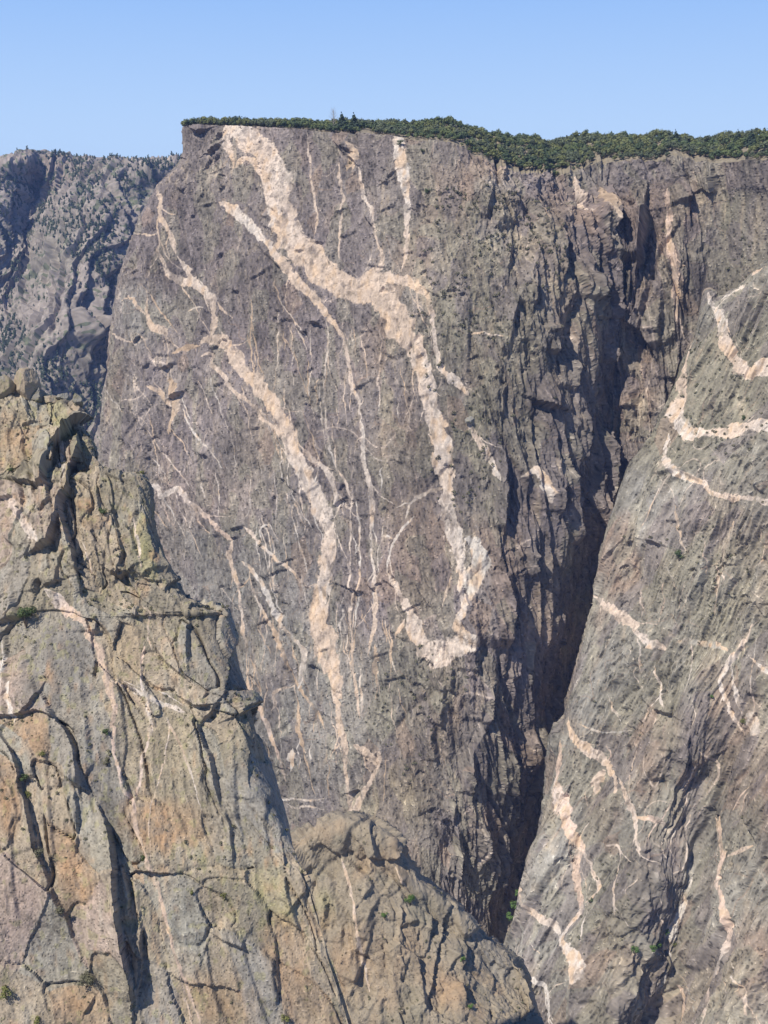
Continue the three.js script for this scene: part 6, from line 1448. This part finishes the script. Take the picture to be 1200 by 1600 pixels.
function limbs(list, sides = 5) { // tapered limbs, each [from, to, r0, r1]
  const P = [], N = [], I = [], d = new THREE.Vector3(), u = new THREE.Vector3(), v = new THREE.Vector3();
  for (const [a, b, r0, r1] of list) {
    d.set(b[0] - a[0], b[1] - a[1], b[2] - a[2]).normalize(); u.set(d.y, d.z, d.x).cross(d).normalize(); v.crossVectors(d, u); const o = P.length / 3;
    for (const [p, r] of [[a, r0], [b, r1]]) for (let k = 0; k < sides; k++) { const t = k / sides * 2 * Math.PI, x = u.x * Math.cos(t) + v.x * Math.sin(t), y = u.y * Math.cos(t) + v.y * Math.sin(t), z = u.z * Math.cos(t) + v.z * Math.sin(t); P.push(p[0] + x * r, p[1] + y * r, p[2] + z * r); N.push(x, y, z); }
    for (let k = 0; k < sides; k++) { const q = (k + 1) % sides; I.push(o + k, o + q, o + sides + k, o + q, o + sides + q, o + sides + k); }
  }
  const g = new THREE.BufferGeometry(); g.setAttribute('position', new THREE.Float32BufferAttribute(P, 3)); g.setAttribute('normal', new THREE.Float32BufferAttribute(N, 3)); g.setIndex(I); return g;
}
const leafMat = (r, g, b) => new THREE.MeshStandardMaterial({ color: new THREE.Color().setRGB(r, g, b), roughness: .85, side: THREE.DoubleSide });
const bark = new THREE.MeshStandardMaterial({ color: new THREE.Color().setRGB(.12, .09, .065), roughness: 1 });
const deadWood = new THREE.MeshStandardMaterial({ color: new THREE.Color().setRGB(.3, .26, .23), roughness: 1 });
const GREENS = [leafMat(.088, .12, .045), leafMat(.115, .142, .05), leafMat(.07, .1, .045), leafMat(.15, .165, .06), leafMat(.1, .12, .065)];
const rnd = mulberry(7341);
const crowns = [], trunks = [];
for (let k = 0; k < 6; k++) {
  const lobes = []; for (let m = 0; m < 9; m++) { const t = rnd() * 6.283, q = 1.9 * Math.sqrt(rnd()); lobes.push([Math.cos(t) * q, 2.2 + rnd() * 3.1 * (1 - q / 3.4), Math.sin(t) * q, 1 + rnd() * .7, .8 + rnd() * .6]); }
  lobes.push([0, 4, 0, 1.6, 1.7]);
  crowns.push(leafCloud(lobes, 380, .34, rnd));
  trunks.push(limbs([[[0, -1.5, 0], [.2, 2, .1], .28, .2], [[.2, 2, .1], [.9, 4, .3], .16, .05], [[.2, 2, .1], [-.8, 3.8, -.5], .16, .05], [[.2, 1.6, .1], [.1, 4.6, .6], .15, .04]]));
}
function coniferLobes(h, w) { const l = []; for (let k = 0; k < 13; k++) { const f = k / 12, m = f > .8 ? 1 : 4; for (let q = 0; q < m; q++) { const t = q * 1.57 + k * .9, r = w * (1 - f) * .55; l.push([Math.cos(t) * r * (m > 1 ? 1 : 0), h * (.14 + .86 * f), Math.sin(t) * r * (m > 1 ? 1 : 0), .18 + w * (1 - f) * .42, .45]); } } return l; }
const coniferCrown = leafCloud(coniferLobes(11, 4), 1100, .4, rnd), coniferTrunk = limbs([[[0, -1.5, 0], [0, 10, 0], .26, .05]]);
const treeLabel = 'low rounded evergreen tree among the many crowding the canyon rim';
function treeThing(name, label, category, crown, trunk, leaf, group) {
  const o = new THREE.Group(); o.name = numbered(name);
  const c = shade(new THREE.Mesh(crown, leaf)), t = shade(new THREE.Mesh(trunk, bark)); c.name = 'crown'; t.name = 'trunk'; o.add(t, c);
  o.userData = { label, category }; if (group) o.userData.group = group; return o;
}
// spots on the rim, front row first
const spots = [], pv = new THREE.Vector3();
for (let k = 0; k < 5200; k++) {
  const i = 50 + rnd() * 690, back = 1 + 150 * Math.pow(rnd(), 1.25); plateauPoint(i, back, pv);
  const u = i / wall.cols * 12, edge = u < 5 ? 1 : .4 + 7 * Math.max(0, noise(pv.x / 16, 0, 0, 520) - .1);
  if (back < edge || (noise(pv.x / 14, pv.z / 14, 0, 521) < -.5 && back < 70)) continue;
  if (spots.some(q => (q.x - pv.x) ** 2 + (q.z - pv.z) ** 2 < 9)) continue;
  spots.push({ x: pv.x, y: pv.y, z: pv.z, back, sc: (.68 + .72 * rnd()) * (back < 10 ? .8 : 1) * (u < 4 ? 1.12 : 1), turn: rnd() * 6.28, kind: rnd() * 6 | 0, leaf: (noise(pv.x / 25, pv.z / 25, 0, 522) * 2.4 + 2.5 + rnd() * 1.5) | 0 });
}
spots.sort((a, b) => a.back - b.back);
const protos = {};
spots.slice(0, 295).forEach(q => {
  const key = q.kind + '/' + clamp(q.leaf, 0, 4);
  const o = protos[key] ? protos[key].clone() : treeThing('rim_tree', treeLabel, 'tree', crowns[q.kind], trunks[q.kind], GREENS[clamp(q.leaf, 0, 4)], 'trees crowding the canyon rim');
  if (protos[key]) o.name = numbered('rim_tree'); else protos[key] = o;
  o.position.set(q.x, q.y, q.z); o.rotation.y = q.turn; o.scale.set(q.sc, q.sc * (.85 + .3 * hsh(q.kind, q.back * 10 | 0, 1, 2)), q.sc); scene.add(o);
});
{
  const rest = spots.slice(295), wood = new THREE.Group(); wood.name = 'rim_woodland'; wood.userData = { kind: 'stuff', label: 'dense dark green woodland covering the plateau behind the rim', category: 'woodland' };
  const mt = new THREE.Matrix4(), e = new THREE.Euler(), qn = new THREE.Quaternion();
  for (let k = 0; k < 6; k++) for (let l = 0; l < 5; l++) {
    const set = rest.filter(q => q.kind === k && clamp(q.leaf, 0, 4) === l); if (!set.length) continue;
    const im = shade(new THREE.InstancedMesh(crowns[k], GREENS[l], set.length)); im.name = 'crowns' + (k + l ? '_' + String(k * 5 + l).padStart(3, '0') : ''); im.userData = { kind: 'stuff' };
    set.forEach((q, n) => { qn.setFromEuler(e.set(0, q.turn, 0)); mt.compose(pv.set(q.x, q.y, q.z), qn, new THREE.Vector3(q.sc, q.sc, q.sc)); im.setMatrixAt(n, mt); });
    wood.add(im);
  }
  scene.add(wood);
}
// trees that stand above the wood: column of the rim, metres back, scale
const conGreen = leafMat(.04, .062, .036);
for (const [i, back, sc, label] of [[232, 10, 1.35, 'dark pointed conifer above the woodland, beside the bare tree'], [241, 9, 1.5, 'taller dark conifer above the woodland, second from the bare tree'], [636, 60, 1.25, 'single pointed conifer on the skyline far along the rim'], [699, 50, 1.3, 'dark conifer on the skyline near the right edge, first of two'], [707, 45, 1.35, 'dark conifer at the right edge of the skyline, last of two']]) {
  const o = treeThing('conifer_tree', label, 'tree', coniferCrown, coniferTrunk, conGreen); plateauPoint(i, back, o.position); o.scale.set(sc, sc, sc); scene.add(o);
}
{
  const list = [[[0, -1.5, 0], [.1, 6, 0], .3, .17], [[.1, 6, 0], [0, 12.5, .1], .17, .03]]; const r2 = mulberry(99);
  for (let k = 0; k < 26; k++) { const y = 4 + k * .32, t = k * 2.4, l = (1 - (y - 4) / 10) * 2.6 + .5; const b = [Math.cos(t) * l, y + .8 + r2(), Math.sin(t) * l]; list.push([[.05, y, 0], b, .15, .07], [b, [b[0] * 1.3, b[1] + .9, b[2] * 1.3], .08, .04]); }
  const o = new THREE.Group(); o.name = 'dead_tree'; o.userData = { label: 'bare grey dead tree standing above the woodland on the rim', category: 'tree' };
  const t = shade(new THREE.Mesh(limbs(list.slice(0, 2)), deadWood)), b = shade(new THREE.Mesh(limbs(list.slice(2), 3), deadWood)); t.name = 'trunk'; b.name = 'branches'; o.add(t, b);
  plateauPoint(224, 8, o.position); o.scale.setScalar(1.3); scene.add(o);
}
// single shrubs on the faces
const faceOf = { B: wall, C: buttress, D: crag, E: ridgeFace, A: farWall };
const SHRUB_LEAF = [leafMat(.07, .1, .035), leafMat(.15, .155, .045), leafMat(.13, .125, .075), leafMat(.09, .16, .035)];
SHRUBS.forEach(([k, s, t, w, tone, label], n) => {
  const f = faceOf[k], p = f.at(s / 1000, t / 1000), nn = f.nat(s / 1000, t / 1000), r3 = mulberry(600 + n), lobes = [];
  for (let m = 0; m < 7; m++) lobes.push([(r3() - .5) * .62, .18 + r3() * .5, (r3() - .5) * .62, .17 + r3() * .13, .15 + r3() * .13]);
  const o = new THREE.Group(); o.name = numbered('shrub'); o.userData = { label, category: 'shrub', group: 'shrubs growing on the rock' };
  const stems = []; for (let m = 0; m < 6; m++) stems.push([[0, -.25, 0], [lobes[m][0], lobes[m][1], lobes[m][2]], .022, .008]);
  const fo = shade(new THREE.Mesh(leafCloud(lobes, w > 3 ? 900 : 420, w > 3 ? .03 : .045, r3), SHRUB_LEAF[tone])), st = shade(new THREE.Mesh(limbs(stems, 4), bark)); fo.name = 'foliage'; st.name = 'stems'; o.add(st, fo);
  o.scale.setScalar(w); o.position.copy(p).addScaledVector(nn, .22 * w); o.position.y -= .22 * w; scene.add(o);
});
// scrub scattered over the gentler faces, and the woods of the far wall: nobody could count it
function scatter(name, label, category, face, count, leaf, geo, size, accept, seed) {
  const r = mulberry(seed), ms = [], mt = new THREE.Matrix4(), qn = new THREE.Quaternion(), e = new THREE.Euler();
  for (let k = 0; k < count * 30 && ms.length < count; k++) {
    const s = r(), t = r(), p = face.at(s, t); if (r() > accept(s, t, p, face.nat(s, t))) continue;
    const z = size * (.5 + r()); qn.setFromEuler(e.set(0, r() * 6.28, 0)); ms.push(mt.compose(p, qn, new THREE.Vector3(z, z, z)).clone());
  }
  const im = shade(new THREE.InstancedMesh(geo, leaf, ms.length)); ms.forEach((m, i) => im.setMatrixAt(i, m)); im.name = name; im.userData = { kind: 'stuff', label, category }; scene.add(im);
}
const scrubGeo = leafCloud([[0, .4, 0, .5, .45], [.3, .3, .2, .35, .3], [-.3, .35, -.1, .4, .3]], 60, .12, rnd);
const inTint = (face, code, s, t) => { let m = 0; for (const a of face.tints) if (a[0] === code) { const x = (s - a[1] / 1000) / (a[3] / 1000), y = (t - a[2] / 1000) / (a[4] / 1000); m = Math.max(m, a[5] * (1 - smooth(.5, 1.1, Math.hypot(x, y)))); } return m; };
scatter('wall_scrub', 'sparse dark scrub dotted over the olive slopes of the great wall', 'scrub', wall, 520, SHRUB_LEAF[2], scrubGeo, 2.2, (s, t, p, n) => (.004 + inTint(wall, 'o', s, t)) * (noise(p.x / 14, p.y / 14, p.z / 14, 530) > .05 ? 1 : .08) * (n.y > .05 ? 1 : .15), 41);
scatter('buttress_scrub', 'sparse scrub dotted over the right buttress', 'scrub', buttress, 240, SHRUB_LEAF[2], scrubGeo, 1.6, (s, t, p, n) => (.02 + inTint(buttress, 'o', s, t)) * (noise(p.x / 11, p.y / 11, p.z / 11, 531) > .1 ? 1 : .1), 42);
scatter('crag_grass', 'dry grass and low tufts on the ledges and in the joints of the crag', 'grass', crag, 420, SHRUB_LEAF[2], scrubGeo, .55, (s, t, p, n) => (t > .06 && n.y > .5 ? 1 : .004) * (noise(p.x / 6, p.y / 6, p.z / 6, 532) > -.1 ? 1 : .1), 44);
scatter('ridge_scrub', 'small scrub dotted over the brown ridge', 'scrub', ridgeFace, 160, SHRUB_LEAF[2], scrubGeo, .9, (s, t, p, n) => t > .16 && n.y > .35 ? .6 : .02, 45);
const farTree = leafCloud([[0, 2.5, 0, 2.2, 2.2], [.6, 5, .2, 1.5, 2], [-.3, 7.2, 0, .8, 1.6]], 90, .8, rnd);
scatter('far_woods', 'dark woods in the gullies of the distant canyon wall', 'woods', farWall, 3300, leafMat(.075, .1, .06), farTree, .8, (s, t, p) => t < .12 ? .02 : Math.min(1, inTint(farWall, 'v', s, t) * (.55 + .7 * noise(p.x / 40, p.y / 60, p.z / 40, 540)) + .05), 43);

// ------------------------------------------------------------------ perched boulders
function boulder(seed, w, h) {
  const r = mulberry(seed), g = new THREE.IcosahedronGeometry(1, 14), pa = g.attributes.position, planes = [], v = new THREE.Vector3();
  for (let k = 0; k < 13; k++) planes.push([v.set(r() * 2 - 1, r() * 2 - 1, r() * 2 - 1).normalize().clone(), .62 + .3 * r()]);
  for (let i = 0; i < pa.count; i++) {
    v.fromBufferAttribute(pa, i); let q = 1.05; for (const [n, d] of planes) { const c = n.dot(v); if (c > .05) q = Math.min(q, d / c); }
    q *= 1 + .05 * fbm(v.x * 3 + seed, v.y * 3, v.z * 3, 3, 610) + .03 * facet(v.x * 4 + seed, v.y * 4, v.z * 4, 1, 620);
    pa.setXYZ(i, v.x * q * w * .62, v.y * q * h * .62 + h * .36, v.z * q * w * .55);
  }
  g.computeVertexNormals(); return g;
}
{
  const n = 256, mats = ['t', 'a', 'k', 'o'].map((tone, q) => {
    const a = new Uint8Array(n * n * 4); for (let i = 0; i < n * n; i++) { const x = i % n, y = i / n | 0, c = [...ROCK[tone]]; mix3(c, ROCK.k, .7 * smooth(0, .4, fbm(x / 50, y / 70, q, 3, 630))); if (fbm(x / 14, y / 14, q, 3, 633) > .25) mix3(c, ROCK.l, .5); const g = .85 + .25 * hsh(x, y, q, 7) + .25 * fbm(x / 30, y / 30, q, 3, 636); a.set([toByte(c[0] * g), toByte(c[1] * g), toByte(c[2] * g), 255], i * 4); }
    const t = new THREE.DataTexture(a, n, n, THREE.RGBAFormat); t.colorSpace = THREE.SRGBColorSpace; t.wrapS = THREE.MirroredRepeatWrapping; t.magFilter = THREE.LinearFilter; t.needsUpdate = true;
    const b = grain.clone(); b.repeat.set(2, 1); b.needsUpdate = true; return new THREE.MeshStandardMaterial({ map: t, bumpMap: b, bumpScale: .12, roughness: .95 });
  });
  PERCHED.forEach(([k, s, t, w, h, label], i) => {
    const m = shade(new THREE.Mesh(boulder(900 + i, w, h), mats[i % 4])); m.name = numbered('boulder'); m.userData = { label, category: 'boulder', group: 'boulders perched on the rock' };
    m.position.copy(faceOf[k].at(s / 1000, t / 1000)); m.position.y -= .12 * h; m.rotation.y = i * 1.3; scene.add(m);
  });
}
console.log('scene built', spots.length);
renderer.render(scene, camera);
